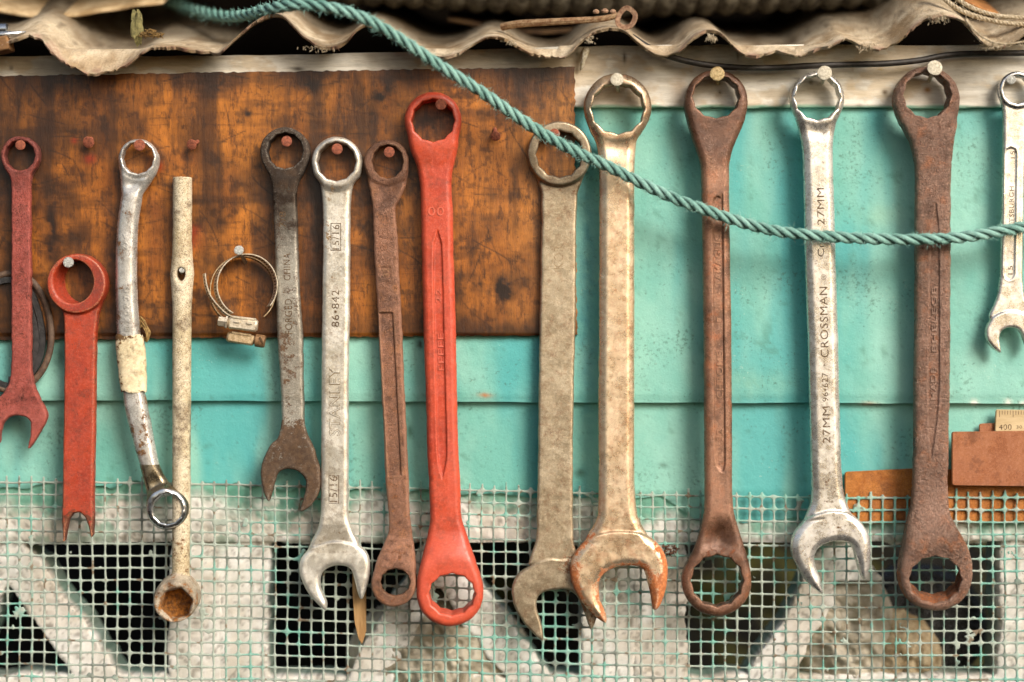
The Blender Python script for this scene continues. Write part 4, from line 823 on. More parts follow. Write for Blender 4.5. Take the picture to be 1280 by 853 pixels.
# far side of the openings
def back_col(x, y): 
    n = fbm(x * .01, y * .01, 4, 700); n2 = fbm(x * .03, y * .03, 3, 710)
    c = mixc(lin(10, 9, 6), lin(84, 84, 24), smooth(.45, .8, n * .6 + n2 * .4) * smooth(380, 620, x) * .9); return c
M_back = attr_mat('dim_yard', fine=0.1, amt=0.2, rough=0.9, bumps=0.1)
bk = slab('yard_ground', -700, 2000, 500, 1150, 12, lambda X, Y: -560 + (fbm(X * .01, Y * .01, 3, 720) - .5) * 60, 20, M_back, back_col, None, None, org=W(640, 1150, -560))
tag(bk, 'dim olive green bank seen through the block openings', None, None, 'structure')

def crumple(name, label, cat, cx, cy, rx, ry, h, mat, seed, amp=26, colr=None, sc_=.035):
    g = 2.5; X, Y = np.meshgrid(np.arange(cx - rx, cx + rx, g), np.arange(cy - ry, cy + ry, g), indexing='ij')
    e = np.clip(1 - ((X - cx) / rx) ** 2 - ((Y - cy) / ry) ** 2, 0, 1) ** .5
    r_ = 1 - np.abs(2 * fbm(X * sc_, Y * sc_, 4, seed) - 1); r2 = 1 - np.abs(2 * fbm(X * sc_ * 2.3, Y * sc_ * 2.3, 3, seed + 7) - 1)
    Hh = h - 50 + e * 46 + (r_ * .7 + r2 * .3) * amp * e
    nx, ny = X.shape; P = np.stack([X.ravel(), Y.ravel(), Hh.ravel()], 1)
    i, j = np.meshgrid(np.arange(nx - 1), np.arange(ny - 1), indexing='ij'); m = (e[:-1, :-1] > 0.02).ravel(); a = (i * ny + j).ravel()[m]
    o = mk(name, WA(P, 0), np.stack([a, a + 1, a + ny + 1, a + ny], 1), mat, None, W(cx, cy + ry, h - 50)); tag(o, label, cat); return o
M_bagw = simple_mat('pale_sheet', lin(196, 188, 170), lin(150, 140, 118), 0.03, 0.55, 0.4, 0.2)
M_rubble = simple_mat('pale_rubble', lin(186, 170, 140), lin(132, 112, 80), 0.05, 0.9, 0.9, 0.3, dark=lin(90, 74, 52))
M_bagb = simple_mat('black_plastic', lin(16, 15, 14), lin(40, 38, 34), 0.1, 0.28, 1.0, 0.25, spec=0.7, bd=5)
crumple('plastic_sheet', 'crumpled pale plastic sheet heaped inside the middle block, below the bright red spanner', 'plastic sheet', 545, 836, 120, 92, -26, M_bagw, 800, 30)
crumple('plastic_sheet', 'crumpled white plastic sheet inside the right block, below the chrome wrench jaw', 'plastic sheet', 1066, 806, 70, 96, -34, M_bagw, 820, 34)
crumple('rubble_heap', 'heap of pale broken rubble at the foot of the right block opening', 'rubble', 1126, 832, 72, 66, -44, M_rubble, 840, 30, sc_=.06)
crumple('plastic_bag', 'shiny crumpled black plastic bag inside the right block, under the pitted brown spanner', 'plastic bag', 1168, 800, 98, 84, -80, M_bagb, 860, 26, sc_=.09)

# ---------------------------------------------------------------- painted wire screen
def screen():
    g = 1.15; x0, x1, y0, y1 = -30, 1312, 588, 872; p = 15.2
    X, Y = np.meshgrid(np.arange(x0, x1, g), np.arange(y0, y1, g), indexing='ij')
    wxx = X + (fbm(X * .012, Y * .012, 3, 900) - .5) * 3.5 + (fbm(X * .06, Y * .06, 2, 903) - .5) * 1.0
    wyy = Y + (fbm(X * .012, Y * .012, 3, 906) - .5) * 3.5 + (fbm(X * .06, Y * .06, 2, 909) - .5) * 1.0
    top = 603 + 19 * smooth(0, 1100, X)
    iv = np.floor((wxx - 2) / p); dv = np.abs(wxx - 2 - (iv + .5) * p)
    yy = wyy - top; ih = np.floor((yy + p / 2 + 100 * p) / p) - 100; dh = np.abs(yy - ih * p)
    rad = 1.25 + 1.1 * (fbm(X * .09, Y * .09, 3, 912) - .45) + 0.5 * (fbm(X * .008, Y * .008, 2, 915) - .5)
    stub = vnoise(iv * .73 + 11, iv * 0, 918) * 12 + 1
    DV = np.maximum(dv - rad, -(yy + stub)); DH = np.maximum(dh - rad * .98, -(yy + 2.5))
    DH = np.maximum(DH, -(yy + p / 2))
    kk = 1.9 + 3.6 * smooth(.52, .75, fbm(X * .03, Y * .03, 3, 921))
    D = smin(DV, DH, kk)
    web = smooth(.78, .81, fbm(X * .055, Y * .055, 3, 924)) * 4.5; D = D - web * (yy > 0)
    H = np.arange(1.0, 17.0, g); mid = 8.5 + (fbm(X * .01, Y * .01, 2, 927) - .5) * 5
    F = np.sqrt(np.maximum(D + 1.2, 0)[:, :, None] ** 2 + (np.maximum(np.abs(H[None, None, :] - mid[:, :, None]) - 1.5 + 1.2, 0)) ** 2) - 1.2
    F[0] = F[-1] = 1; F[:, 0] = F[:, -1] = 1
    V, Q = surface_nets(F, (x0, y0, 1.0), g)
    x, y = V[:, 0], V[:, 1]; n = fbm(x * .02, y * .02, 4, 930); n2 = fbm(x * .1, y * .1, 3, 935)
    c = mixc(lin(112, 166, 152), lin(144, 186, 172), smooth(.3, .7, n2))
    w = (smooth(.42, .60, n * .6 + n2 * .4 + .12 * smooth(900, 200, x)) * .85)[:, None]; c = c * (1 - w) + np.asarray(lin(164, 170, 160))[None] * w
    w = (smooth(.60, .68, fbm(x * .015, y * .03, 4, 940)) * .75)[:, None]; c = c * (1 - w) + np.asarray(lin(104, 108, 100))[None] * w
    w = (smooth(.70, .76, fbm(x * .12, y * .12, 3, 945)) * .8)[:, None]; c = c * (1 - w) + np.asarray(lin(110, 80, 50))[None] * w
    o = mk('wire_screen', WA(V, 8), Q[:, ::-1], M_screen, None, W(640, 872, 8), True, {'Col': c})
    tag(o, 'square wire mesh thick with turquoise paint across the bottom of the wall', 'wire mesh')
M_screen = attr_mat('painted_wire', fine=0.8, amt=0.25, rough=0.6, bumps=0.5, dark=lin(80, 110, 98), spec=0.4)
screen()

# ---------------------------------------------------------------- roof edge
PROF = [(-60, 70), (-20, 66), (0, 60), (20, 49), (40, 44), (62, 54), (78, 74), (98, 88), (120, 93), (146, 89), (166, 76), (182, 64), (204, 60), (228, 60), (248, 65), (270, 69), (282, 62), (298, 47), (316, 32), (334, 22), (352, 21), (364, 31), (378, 46), (394, 56), (412, 60), (432, 52), (446, 38), (460, 32), (478, 40), (498, 52), (520, 66), (545, 72), (568, 69), (588, 58), (608, 47), (628, 48), (645, 58), (664, 68), (690, 75), (708, 70), (724, 56), (744, 41), (762, 35), (780, 38), (798, 53), (818, 67), (834, 70), (850, 61), (864, 48), (880, 39), (898, 41), (912, 54), (928, 67), (950, 69), (975, 68), (1001, 71), (1018, 62), (1036, 56), (1054, 51), (1072, 58), (1090, 61), (1112, 60), (1130, 46), (1148, 30), (1166, 22), (1184, 20), (1204, 26), (1216, 42), (1232, 56), (1250, 60), (1266, 52), (1290, 38), (1340, 30)]
def roof_sheet():
    pr = catmull(PROF, 8); n_x = 520; n_v = 46
    xs = np.linspace(-55, 1335, n_x); E = np.interp(xs, pr[:, 0], pr[:, 1])
    Es = np.convolve(np.pad(E, 14, 'edge'), np.ones(29) / 29, 'valid') * .25 + E * .75
    rag = (fbm(xs * .035, xs * 0, 5, 950, .62) - .5) * 46 + (fbm(xs * .3, xs * 0, 3, 955) - .5) * 6
    vs = np.linspace(0, 1, n_v) ** 1.3
    V = []; col = []
    for side in (0, 1):
        for i in range(n_x):
            t0 = 66
            th = 3.8 + (vnoise(np.array(xs[i] * .07), np.array(0.), 956) - .5) * 2.0
            for j in range(n_v):
                v = vs[j]; h = t0 - v * 420 + rag[i] * (1 - smooth(0, .22, v))
                e = E[i] * (1 - smooth(0, .12, v)) + Es[i] * smooth(0, .12, v)
                base = 55; e = base + (e - base) * (1 - .0 * v)
                y = e - (t0 - h) * (.275 + .17 * float(smooth(240, 90, xs[i])) + .15 * float(smooth(1010, 1090, xs[i]))) - 0.30 * (66 - t0) * 0 
                y += float((vnoise(np.array(xs[i] * .03), np.array(h * .02 + 90), 957) - .5) * 4)
                cap = 52 if xs[i] > 700 else 56
                y -= max(0.0, y - cap) * float(smooth(64, 24, h))
                if side: y += th * (1 if j else .35); h -= 0.0 if j else 1.2
                V.append((xs[i], y, h))
    V = np.array(V, float); N = n_x * n_v
    F = []
    idx = lambda s, i, j: s * N + i * n_v + j
    for i in range(n_x - 1):
        for j in range(n_v - 1):
            F.append((idx(0, i, j), idx(0, i, j + 1), idx(0, i + 1, j + 1), idx(0, i + 1, j)))
            F.append((idx(1, i, j), idx(1, i + 1, j), idx(1, i + 1, j + 1), idx(1, i, j + 1)))
        F.append((idx(0, i, 0), idx(0, i + 1, 0), idx(1, i + 1, 0), idx(1, i, 0)))
    x, y = V[:, 0], V[:, 2]; n = fbm(x * .02, y * .02, 5, 960); n2 = fbm(x * .1, y * .1, 4, 965)
    c = mixc(lin(170, 150, 122), lin(214, 198, 170), smooth(.32, .66, n * .55 + n2 * .45))
    w = (smooth(.52, .68, fbm(x * .03, y * .03, 5, 970)) * .5)[:, None]; c = c * (1 - w) + np.asarray(lin(136, 106, 66))[None] * w
    w = (smooth(.60, .74, fbm(x * .1, y * .1, 5, 975)) * .45)[:, None]; c = c * (1 - w) + np.asarray(lin(70, 50, 32))[None] * w
    dd = (np.abs(x - x) + (66 - y)); w = (smooth(14, 0, dd) * smooth(.45, .6, n2) * .6)[:, None]; c = c * (1 - w) + np.asarray(lin(150, 104, 90))[None] * w
    k = (1 - .75 * smooth(30, 150, 66 - y))[:, None]   # brightness fade painted in, darker further up the sheet
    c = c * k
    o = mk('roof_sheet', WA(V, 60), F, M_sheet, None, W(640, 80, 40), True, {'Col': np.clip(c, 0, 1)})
    o.data.set_sharp_from_angle(angle=math.radians(55))
    tag(o, 'wavy tan corrugated roof sheet with a ragged broken edge along the top of the wall', 'roof sheet')
M_sheet = attr_mat('weathered_fibre_cement', fine=0.4, amt=0.4, rough=0.9, bumps=0.8, dark=lin(80, 60, 36), spec=0.2, bd=2.0)
roof_sheet()
def sheet_piece(label, x0, x1, yf, h0, slope, depth, mat, seed):
    n_x, n_v = 90, 24; V = []
    for s in (0, 1):
        for i in range(n_x):
            x = x0 + (x1 - x0) * i / (n_x - 1)
            for j in range(n_v):
                v = j / (n_v - 1); V.append((x, yf(x) - v * depth * slope + 5 * s + (random.random() - .5) * .3, h0 - v * depth + 8 * float(vnoise(np.array(x * .04), np.array(0.), seed)) * (1 - v)))
    F = []; N = n_x * n_v; idx = lambda s, i, j: s * N + i * n_v + j
    for i in range(n_x - 1):
        for j in range(n_v - 1):
            F.append((idx(0, i, j), idx(0, i, j + 1), idx(0, i + 1, j + 1), idx(0, i + 1, j))); F.append((idx(1, i, j), idx(1, i + 1, j), idx(1, i + 1, j + 1), idx(1, i, j + 1)))
        F.append((idx(0, i, 0), idx(0, i + 1, 0), idx(1, i + 1, 0), idx(1, i, 0)))
    o = mk('roof_sheet', WA(np.array(V), h0), F, mat, None, W((x0 + x1) / 2, 20, h0)); tag(o, label, 'roof sheet'); return o
M_sheet2 = simple_mat('tan_sheet', lin(190, 168, 132), lin(150, 124, 86), 0.03, 0.85, 0.4, 0.3)
M_sheet3 = simple_mat('orange_tan_sheet', lin(176, 122, 66), lin(140, 92, 48), 0.03, 0.85, 0.4, 0.3)
sheet_piece('blurred second tan roof sheet lying above the first at the top left corner', -90, 205, lambda x: 17 - 0.0009 * (x - 75) ** 2 + 3 * math.sin(x * .03), -55, .42, 260, M_sheet2, 971)
sheet_piece('orange tan sheet fragment at the top right corner under the white cord', 1205, 1380, lambda x: 22 - 20 * math.exp(-((x - 1205) / 30) ** 2), -40, .4, 200, M_sheet3, 972)
sheet_piece('dark tan sheet fragment in the shade under the ribbed hose', 560, 800, lambda x: 30 + 9 * math.sin((x - 600) * .021), -120, .25, 160, simple_mat('shaded_sheet', lin(110, 84, 54), lin(70, 50, 32), .03, .9, .4), 973)

# near-black backdrop for the shade behind the roof edge, overhang added above
M_shade_back = simple_mat('painted_shade', (0.0022, 0.0015, 0.001), (0.005, 0.0035, 0.0022), 0.02, 0.95, 0.4, 0.2, co=(0.3, 1, 1), spec=0.02)
shade_bd = slab('shade_backdrop', -500, 1800, -600, 90, 20, lambda X, Y: -480 + (fbm(X * .01, Y * .03, 3, 980) - .5) * 14, 10, M_shade_back, None, None, None, org=W(640, 90, -480))
tag(shade_bd, 'near-black backdrop added to stand for the shade behind the roof edge', 'backdrop')
M_overhang = simple_mat('dark_overhang', lin(22, 16, 11), lin(46, 32, 20), 0.04, 0.85, 0.5, 0.3, co=(0.15, 1, 1))
mb = MB(); mb.box(W(640, -60, -190), 1500 * S, 380 * S, 36 * S)
o = mb.build('shade_overhang', M_overhang, org=W(640, -20, -190)); tag(o, 'unseen dark overhang slab added above the ribbed hose for shade', 'beam')  # unseen overhang, added to keep the space behind the edge dark

# ribbed hose
def ribbed():
    n_x, n_a = 1500, 30; V = []
    for i in range(n_x):
        x = 380 + 820 * i / (n_x - 1); cy = -22 - 10 * ((x - 800) / 400) ** 2 + 3 * math.sin(x * .01)
        for j in range(n_a):
            a = 2 * math.pi * j / n_a; ph = x / 26.0 * 2 * math.pi + 0.0 * a + 0.5 * math.sin(a)
            r = 36 + 5.2 * (0.5 + 0.5 * math.cos(ph)) ** .55
            V.append((x, cy + r * math.sin(a), -100 + r * math.cos(a)))
    F = [(i * n_a + j, i * n_a + (j + 1) % n_a, (i + 1) * n_a + (j + 1) % n_a, (i + 1) * n_a + j) for i in range(n_x - 1) for j in range(n_a)]
    o = mk('ribbed_hose', WA(np.array(V), -100), F, simple_mat('grey_ribbed_plastic', lin(104, 98, 84), lin(50, 44, 36), 0.08, 0.45, 0.3, 0.5, dark=lin(40, 34, 28)), None, W(790, 20, -100))
    tag(o, 'dusty grey ribbed hose lying on the roof above the corrugated edge', 'hose')
ribbed()

# ---------------------------------------------------------------- rope, cable, cord
def rope(pts, R, lay, mat, name, label, cat, fuzz=0, sr=0.56, phase=0.0, org=None, hand=1):
    P = catmull(pts, 10); Wp = np.array([W(*p) for p in P]); d = np.r_[0, np.cumsum(np.linalg.norm(np.diff(Wp, axis=0), axis=1))]
    n = int(d[-1] / (1.5 * S)); s = np.linspace(0, d[-1], n); C = np.stack([np.interp(s, d, Wp[:, i]) for i in range(3)], 1)
    ker = np.ones(9) / 9; C = np.stack([np.convolve(np.pad(C[:, i], 4, 'edge'), ker, 'valid') for i in range(3)], 1)
    T = np.gradient(C, axis=0); T /= np.linalg.norm(T, axis=1)[:, None]; ref = np.array((0, 1., 0)); u = np.cross(T, ref); u /= np.linalg.norm(u, axis=1)[:, None]; w = np.cross(T, u)
    ys = np.linspace(0, 2 * math.pi, 17)[:-1]; V = []; F = []; col = []
    for k in range(3):
        a = hand * (2 * math.pi * s / (lay * S)) + 2 * math.pi * k / 3 + phase
        a = a + 0.25 * np.sin(s / S / 57.0)
        ro = R * (1 - sr) * S; rs_ = R * sr * S * (1 + .05 * np.sin(s / S / 9 + k))
        CC = C + ro * (np.cos(a)[:, None] * u + np.sin(a)[:, None] * w)
        TT = np.gradient(CC, axis=0); TT /= np.linalg.norm(TT, axis=1)[:, None]
        e1 = np.cos(a)[:, None] * u + np.sin(a)[:, None] * w; e1 = e1 - TT * (e1 * TT).sum(1)[:, None]; e1 /= np.linalg.norm(e1, axis=1)[:, None]; e2 = np.cross(TT, e1)
        b = sum(len(v) for v in V)
        ring = []
        for j, t in enumerate(ys):
            # yarn ridges run with the strand
            rr = rs_ * (1 + 0.055 * np.cos(5 * t - s / S * 0.34)); ring.append(CC + rr[:, None] * (math.cos(t) * e1 + math.sin(t) * e2))
        A = np.stack(ring, 1).reshape(-1, 3); V.append(A)
        i, j = np.meshgrid(np.arange(n - 1), np.arange(16), indexing='ij'); i = i.ravel(); j = j.ravel()
        F.append(np.stack([b + i * 16 + j, b + i * 16 + (j + 1) % 16, b + (i + 1) * 16 + (j + 1) % 16, b + (i + 1) * 16 + j], 1))
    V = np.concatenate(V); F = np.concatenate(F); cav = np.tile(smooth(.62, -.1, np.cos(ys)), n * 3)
    if fuzz:
        fv = []; ff = []; b = len(V)
        for q in range(fuzz):
            i = random.randrange(n); a = random.uniform(0, 6.28); dr = math.cos(a) * u[i] + math.sin(a) * w[i]
            p = C[i] + dr * R * S * .9; L_ = random.uniform(2, 7) * S * (1.9 if random.random() < .12 else 1); tt = T[i] * random.uniform(-1, 1) + dr * random.uniform(.2, .9) + np.array([0, 0, random.uniform(-.4, .2)]); tt /= np.linalg.norm(tt)
            sd = np.cross(tt, (0, 1, 0)); sd = sd / (np.linalg.norm(sd) + 1e-9) * .22 * S
            m = p + tt * L_ * .5 + dr * .6 * S; e = p + tt * L_ + np.array([0, 0, random.uniform(-1.2, .8)]) * S
            k0 = b + len(fv); fv += [p - sd, p + sd, m + sd, m - sd, e]; ff += [(k0, k0 + 1, k0 + 2, k0 + 3), (k0 + 3, k0 + 2, k0 + 4, k0 + 4)]
        cav = np.concatenate([cav, np.zeros(len(fv))]); V = np.concatenate([V, np.array(fv)]); F = np.concatenate([F, np.array([f for f in ff if f[2] != f[3]])]); 
        tri = [f[:3] for f in ff if f[2] == f[3]]
        F = [tuple(f) for f in F] + tri
    o = mk(name, V, F, mat, None, org if org is not None else C[0], True, {'groove_shade': cav}); tag(o, label, cat); return o
def rope_mat():
    m, nt, b = new_mat('teal_polyrope'); N = NB(nt); n1 = N.noise(0.03, 4); n2 = N.noise(0.5, 6, 0.7); n3 = N.noise(1.8, 4, .7)
    c = N.mix(N.ramp(n1, .35, .65), lin(104, 154, 144), lin(140, 186, 176)); c = N.mix(N.m('MULTIPLY', N.ramp(n2, .45, .7), .6), c, lin(160, 200, 184))
    c = N.mix(N.m('MULTIPLY', N.ramp(n3, .5, .7), .5), c, lin(44, 84, 76)); c = N.mix(N.m('MULTIPLY', N.attr('groove_shade'), .65), c, lin(30, 60, 52))  # occlusion-like shade painted into the grooves between strands
    N.L(c, b.inputs['Base Color']); b.inputs['Roughness'].default_value = .55; N.L(N.bump(N.m('ADD', n2, n3), .6, 1.2), b.inputs['Normal']); return m
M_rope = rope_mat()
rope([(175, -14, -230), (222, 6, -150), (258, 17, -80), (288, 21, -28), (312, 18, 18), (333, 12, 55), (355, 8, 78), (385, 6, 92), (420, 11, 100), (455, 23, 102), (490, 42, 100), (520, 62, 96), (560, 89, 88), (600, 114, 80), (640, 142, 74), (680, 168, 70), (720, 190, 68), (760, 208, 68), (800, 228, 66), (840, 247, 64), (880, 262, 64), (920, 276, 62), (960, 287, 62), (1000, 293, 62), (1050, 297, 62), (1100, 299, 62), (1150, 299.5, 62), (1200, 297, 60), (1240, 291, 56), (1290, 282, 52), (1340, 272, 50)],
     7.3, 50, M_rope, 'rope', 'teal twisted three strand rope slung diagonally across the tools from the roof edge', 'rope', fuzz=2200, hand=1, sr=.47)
M_cord = simple_mat('cotton_cord', lin(204, 190, 164), lin(160, 142, 112), 0.3, 0.9, 0.5, 1.2)
rope([(1168, -16, 10), (1178, -4, 24), (1192, 8, 36), (1212, 18, 44), (1240, 26, 46), (1262, 29.5, 46), (1320, 32, 44)], 3.3, 15, M_cord, 'cord', 'lower of the two off white braided cords at the top right corner', 'cord', fuzz=120)
rope([(1176, -18, 14), (1190, -6, 30), (1204, 4, 40), (1222, 13, 46), (1245, 19.5, 48), (1270, 22, 48), (1320, 23.5, 46)], 3.0, 14, M_cord, 'cord', 'upper of the two off white braided cords at the top right corner', 'cord', fuzz=120)
rope([(1206, 22, 70), (1212, 32, 74), (1222, 42, 76), (1234, 50, 76), (1246, 54, 74), (1262, 55, 72), (1300, 50, 68)], 1.5, 9, M_cord, 'string', 'thin tan string drooping from the roof edge at the right', 'string', fuzz=140)
mb = MB(); P = catmull([(790, 46, 20), (812, 60, 26), (835, 70, 28), (860, 77, 30), (890, 82, 31), (930, 85, 31), (970, 85, 32), (1010, 82.5, 33), (1060, 81, 32), (1110, 79.5, 30), (1150, 75.5, 29), (1175, 70.5, 28), (1200, 68, 27), (1240, 67, 27), (1340, 66, 27)], 8)
mb.tube([W(*p) for p in P], 3.9 * S, 12); o = mb.build('cable', simple_mat('black_cable', lin(34, 31, 28), lin(56, 50, 44), 0.1, 0.5, 0.25, 0.8), org=W(790, 46, 20))
tag(o, 'black cable running along the white rail above the nails', 'cable')

# ---------------------------------------------------------------- nails
M_nred = simple_mat('nail_red_rust', lin(158, 88, 62), lin(120, 64, 44), 0.4, 0.75, 0.7, 1.0, dark=lin(90, 44, 30))
M_nwhite = simple_mat('nail_galvanised', lin(214, 208, 190), lin(176, 168, 146), 0.35, 0.55, 0.6, 1.0, metal=0.25, dark=lin(120, 106, 82))
M_nyel = simple_mat('nail_stained', lin(206, 184, 136), lin(150, 124, 76), 0.35, 0.65, 0.7, 1.0, dark=lin(96, 76, 46))
M_nsil = simple_mat('nail_silver', lin(214, 214, 208), lin(160, 160, 154), 0.6, 0.35, 0.7, 1.2, metal=0.7)
def nail(hx, hy, bx, by, hb, hh, r, mat, label, group, sr=2.6):
    A = W(bx, by, hb - 6); B = W(hx, hy, hh); ax = B - A; L_ = np.linalg.norm(ax); ax /= L_
    t = thing('nail', label, 'nail', W(bx, by, hb), group)
    m = MB(); m.tube([A, A + ax * (L_ * .5), B - ax * 1.0 * S], [sr * S, sr * S, sr * 1.1 * S], 12, cap=True); m.build('nail_shank', mat, t)
    fa = ax + np.array([random.uniform(-.05, .05), -0.5, random.uniform(-.06, .06)]); 
    m = MB(); R_ = r * S; m.lathe([(R_ * .5, -2.2 * S), (R_ * .97, -1.0 * S), (R_, 0), (R_ * .97, .6 * S), (R_ * .8, 1.1 * S), (R_ * .4, 1.35 * S)], B, fa, 28, 0.025); m.build('nail_head', mat, t)
gb = 'nails in the plywood panel'; gr_ = 'nails in the white rail'
nail(25.5, 181.5, 27, 186, 18, 42, 6.2, M_nred, 'rusty red nail inside the ring of the small faded red wrench', gb)
nail(110.5, 178, 116, 172, 18, 30, 7.2, M_nred, 'bare rusty nail above the broken orange red spanner', gb)
nail(174.5, 181.5, 174.5, 186, 18, 48, 7.0, M_nred, 'rusty nail holding the bowed chrome spanner', gb)
nail(239.5, 181, 250, 176, 18, 32, 6.5, M_nred, 'bare rusty nail above the cream tube spanner', gb)
nail(85.5, 328.3, 94, 331, 18, 50, 6.6, M_nsil, 'silver nail holding the broken orange red spanner', gb)
nail(298.6, 313, 308, 330, 18, 52, 6.0, M_nsil, 'silver nail holding the two hose clamps', gb)
nail(358.3, 176.8, 358, 181, 18, 48, 6.6, M_nred, 'rusty nail holding the half rusted wrench beside the hose clamps', gb)
nail(421.4, 186.4, 421, 190, 18, 48, 6.8, M_nred, 'rusty nail holding the cream steel wrench with stamped numbers', gb)
nail(486.5, 190.4, 486, 194, 18, 46, 6.6, M_nred, 'rusty nail holding the slim rusty brown ring spanner', gb)
nail(551.3, 130.6, 550, 136, 18, 53, 6.8, M_nred, 'rusty nail holding the bright red ring spanner', gb)
nail(619.5, 170.5, 618, 159, 18, 34, 6.2, M_nred, 'bare rusty nail right of the bright red spanner', gb)
nail(693, 168, 692, 172, 18, 42, 7.0, M_nred, 'rusty nail behind the rope holding the flat tan steel wrench', gb)
nail(771.2, 99.6, 772.5, 116, 10, 54, 8.2, M_nwhite, 'pale round nail holding the largest wrench with orange rust', gr_)
nail(896.6, 92.4, 898, 106, 10, 54, 9.0, M_nyel, 'yellow stained nail holding the smooth rusty brown spanner', gr_)
nail(1030.8, 91.4, 1027, 106, 10, 54, 9.0, M_nwhite, 'pale round nail holding the bright chrome wrench', gr_)
nail(1168.5, 85, 1160, 104, 10, 54, 9.4, M_nwhite, 'pale round nail holding the pitted brown spanner', gr_)
nail(1264, 100, 1265, 104, 10, 36, 5.6, M_nsil, 'small silver nail inside the chrome ring at the right edge', gr_)
m = MB(); m.tube([W(*p) for p in catmull([(726, 140, 1), (525, 432, 8)][:1] + [(525.5, 430, 4), (525.5, 430, 9)], 3)][-3:], 2.2 * S, 8)
nail(227.3, 338, 227, 341, 26, 39, 3.6, M_nsil, 'tiny grey nail head inside the oval hole of the cream tube spanner', None)
# ---------------------------------------------------------------- hose clamps
M_band = simple_mat('clamp_steel', lin(232, 222, 202), lin(200, 186, 160), 0.3, 0.34, 0.4, 1.0, metal=0.6, dark=lin(110, 84, 54))
M_band2 = simple_mat('clamp_tarnished', lin(206, 184, 148), lin(164, 138, 100), 0.25, 0.42, 0.5, 1.0, metal=0.5, dark=lin(84, 60, 36))
def band(t, path, wd, mat, h0, slant, name='band'):
    P = catmull(path, 8); P3 = np.array([(x, y, h0) for x, y in P]); n = len(P3)
    T = np.gradient(P3[:, :2], axis=0); T /= np.linalg.norm(T, axis=1)[:, None] + 1e-9; Nn = np.stack([-T[:, 1], T[:, 0]], 1)
    V = []; F = []
    for i in range(n):
        for (du, dh) in ((-.6, 0), (.6, 0), (.6, -wd), (-.6, -wd)):
            V.append((P3[i, 0] + Nn[i, 0] * du + slant[0] * dh, P3[i, 1] + Nn[i, 1] * du + slant[1] * dh, h0 + dh))
    for i in range(n - 1):
        for j in range(4): F.append((i * 4 + j, i * 4 + (j + 1) % 4, (i + 1) * 4 + (j + 1) % 4, (i + 1) * 4 + j))
    F += [(0, 1, 2, 3), (n * 4 - 4, n * 4 - 3, n * 4 - 2, n * 4 - 1)]
    o = mk(name, WA(V, 38), F, mat, t, smoothf=False)
    # punched slots on the visible inner face
    V = []; F = []
    s = np.r_[0, np.cumsum(np.hypot(*np.diff(P, axis=0).T))]
    for q in np.arange(4, s[-1] - 3, 4.0):
        c = [np.interp(q, s, P[:, 0]), np.interp(q, s, P[:, 1])]; nn = np.array([np.interp(q, s, Nn[:, 0]), np.interp(q, s, Nn[:, 1])]); nn /= np.linalg.norm(nn); tt = np.array([nn[1], -nn[0]])
        for sd in (-.75, .75):
            k = len(V)
            for (a, dh) in ((-.8, -wd * .3), (.8, -wd * .3), (.8, -wd * .72), (-.8, -wd * .72)): V.append((c[0] + nn[0] * sd + tt[0] * a + slant[0] * dh, c[1] + nn[1] * sd + tt[1] * a + slant[1] * dh, h0 + dh))
            F.append((k, k + 1, k + 2, k + 3))
    mk('slot_row', WA(V, 38), F, DARKINK, o, smoothf=False) if False else None
    V = np.array(V); me = mk('punched_slots', WA(V, 38), F, DARKINK, t, smoothf=False)
def arc(cx, cy, rx, ry, a0, a1, n=26): return [(cx + rx * math.cos(math.radians(a0 + (a1 - a0) * i / n)), cy + ry * math.sin(math.radians(a0 + (a1 - a0) * i / n))) for i in range(n + 1)]
def Rz(deg):  # rotation in the wall plane (clockwise in the picture)
    a = math.radians(deg); return np.array([[math.cos(a), 0, math.sin(a)], [0, 1, 0], [-math.sin(a), 0, math.cos(a)]])
c1 = thing('hose_clamp', 'front pale steel hose clamp with perforated band, its screw head pointing left', 'hose clamp', W(303, 418, 30), 'hose clamps hung on one nail')
band(c1, arc(310, 357, 37.5, 39, 118, 400) , 10, M_band, 44, (.55, -.15))
band(c1, [(258, 342), (260, 356), (265, 370), (274, 382), (286, 393), (300, 399)], 8, M_band, 47, (.5, -.1), 'band_tail')
mb = MB(); mb.box(W(304, 405.5, 46), 36 * S, 12 * S, 15 * S, Rz(7), .2); mb.box(W(305, 398, 48), 30 * S, 9 * S, 3 * S, Rz(7), .2); mb.box(W(296, 402, 53), 7 * S, 2 * S, 3 * S, Rz(7)); mb.box(W(312, 404, 53), 7 * S, 2 * S, 3 * S, Rz(7)); mb.build('screw_housing', M_band, c1)
ax = Rz(7) @ np.array([-1., 0, 0]); mb = MB(); mb.lathe([(3 * S, 0), (3 * S, 3 * S), (8.2 * S, 3.4 * S), (8.2 * S, 5.5 * S), (6.3 * S, 6 * S), (6.3 * S, 14 * S), (5.4 * S, 15 * S)], W(288, 403.5, 46), ax, 6); mb.build('screw', M_band, c1, smoothf=False)
c2 = thing('hose_clamp', 'rear tarnished hose clamp whose slotted screw head points right', 'hose clamp', W(300, 434, 24), 'hose clamps hung on one nail')
band(c2, arc(303, 363, 41, 43, 125, 410), 10, M_band2, 32, (.3, -.1))
mb = MB(); mb.box(W(301, 423.5, 38), 34 * S, 12 * S, 13 * S, Rz(9), .2); mb.box(W(302, 417.5, 42), 24 * S, 6 * S, 3 * S, Rz(9), .2); mb.build('screw_housing', M_band2, c2)
ax = Rz(9) @ np.array([1., 0, 0]); mb = MB(); mb.lathe([(3.5 * S, 0), (3.5 * S, 3 * S), (8.0 * S, 3.5 * S), (8.2 * S, 12 * S), (7.4 * S, 15 * S)], W(316, 425, 38), ax, 10); mb.build('screw', simple_mat('clamp_screw', lin(150, 116, 80), lin(110, 80, 50), .3, .6, .5, 1.0, metal=.3), c2)
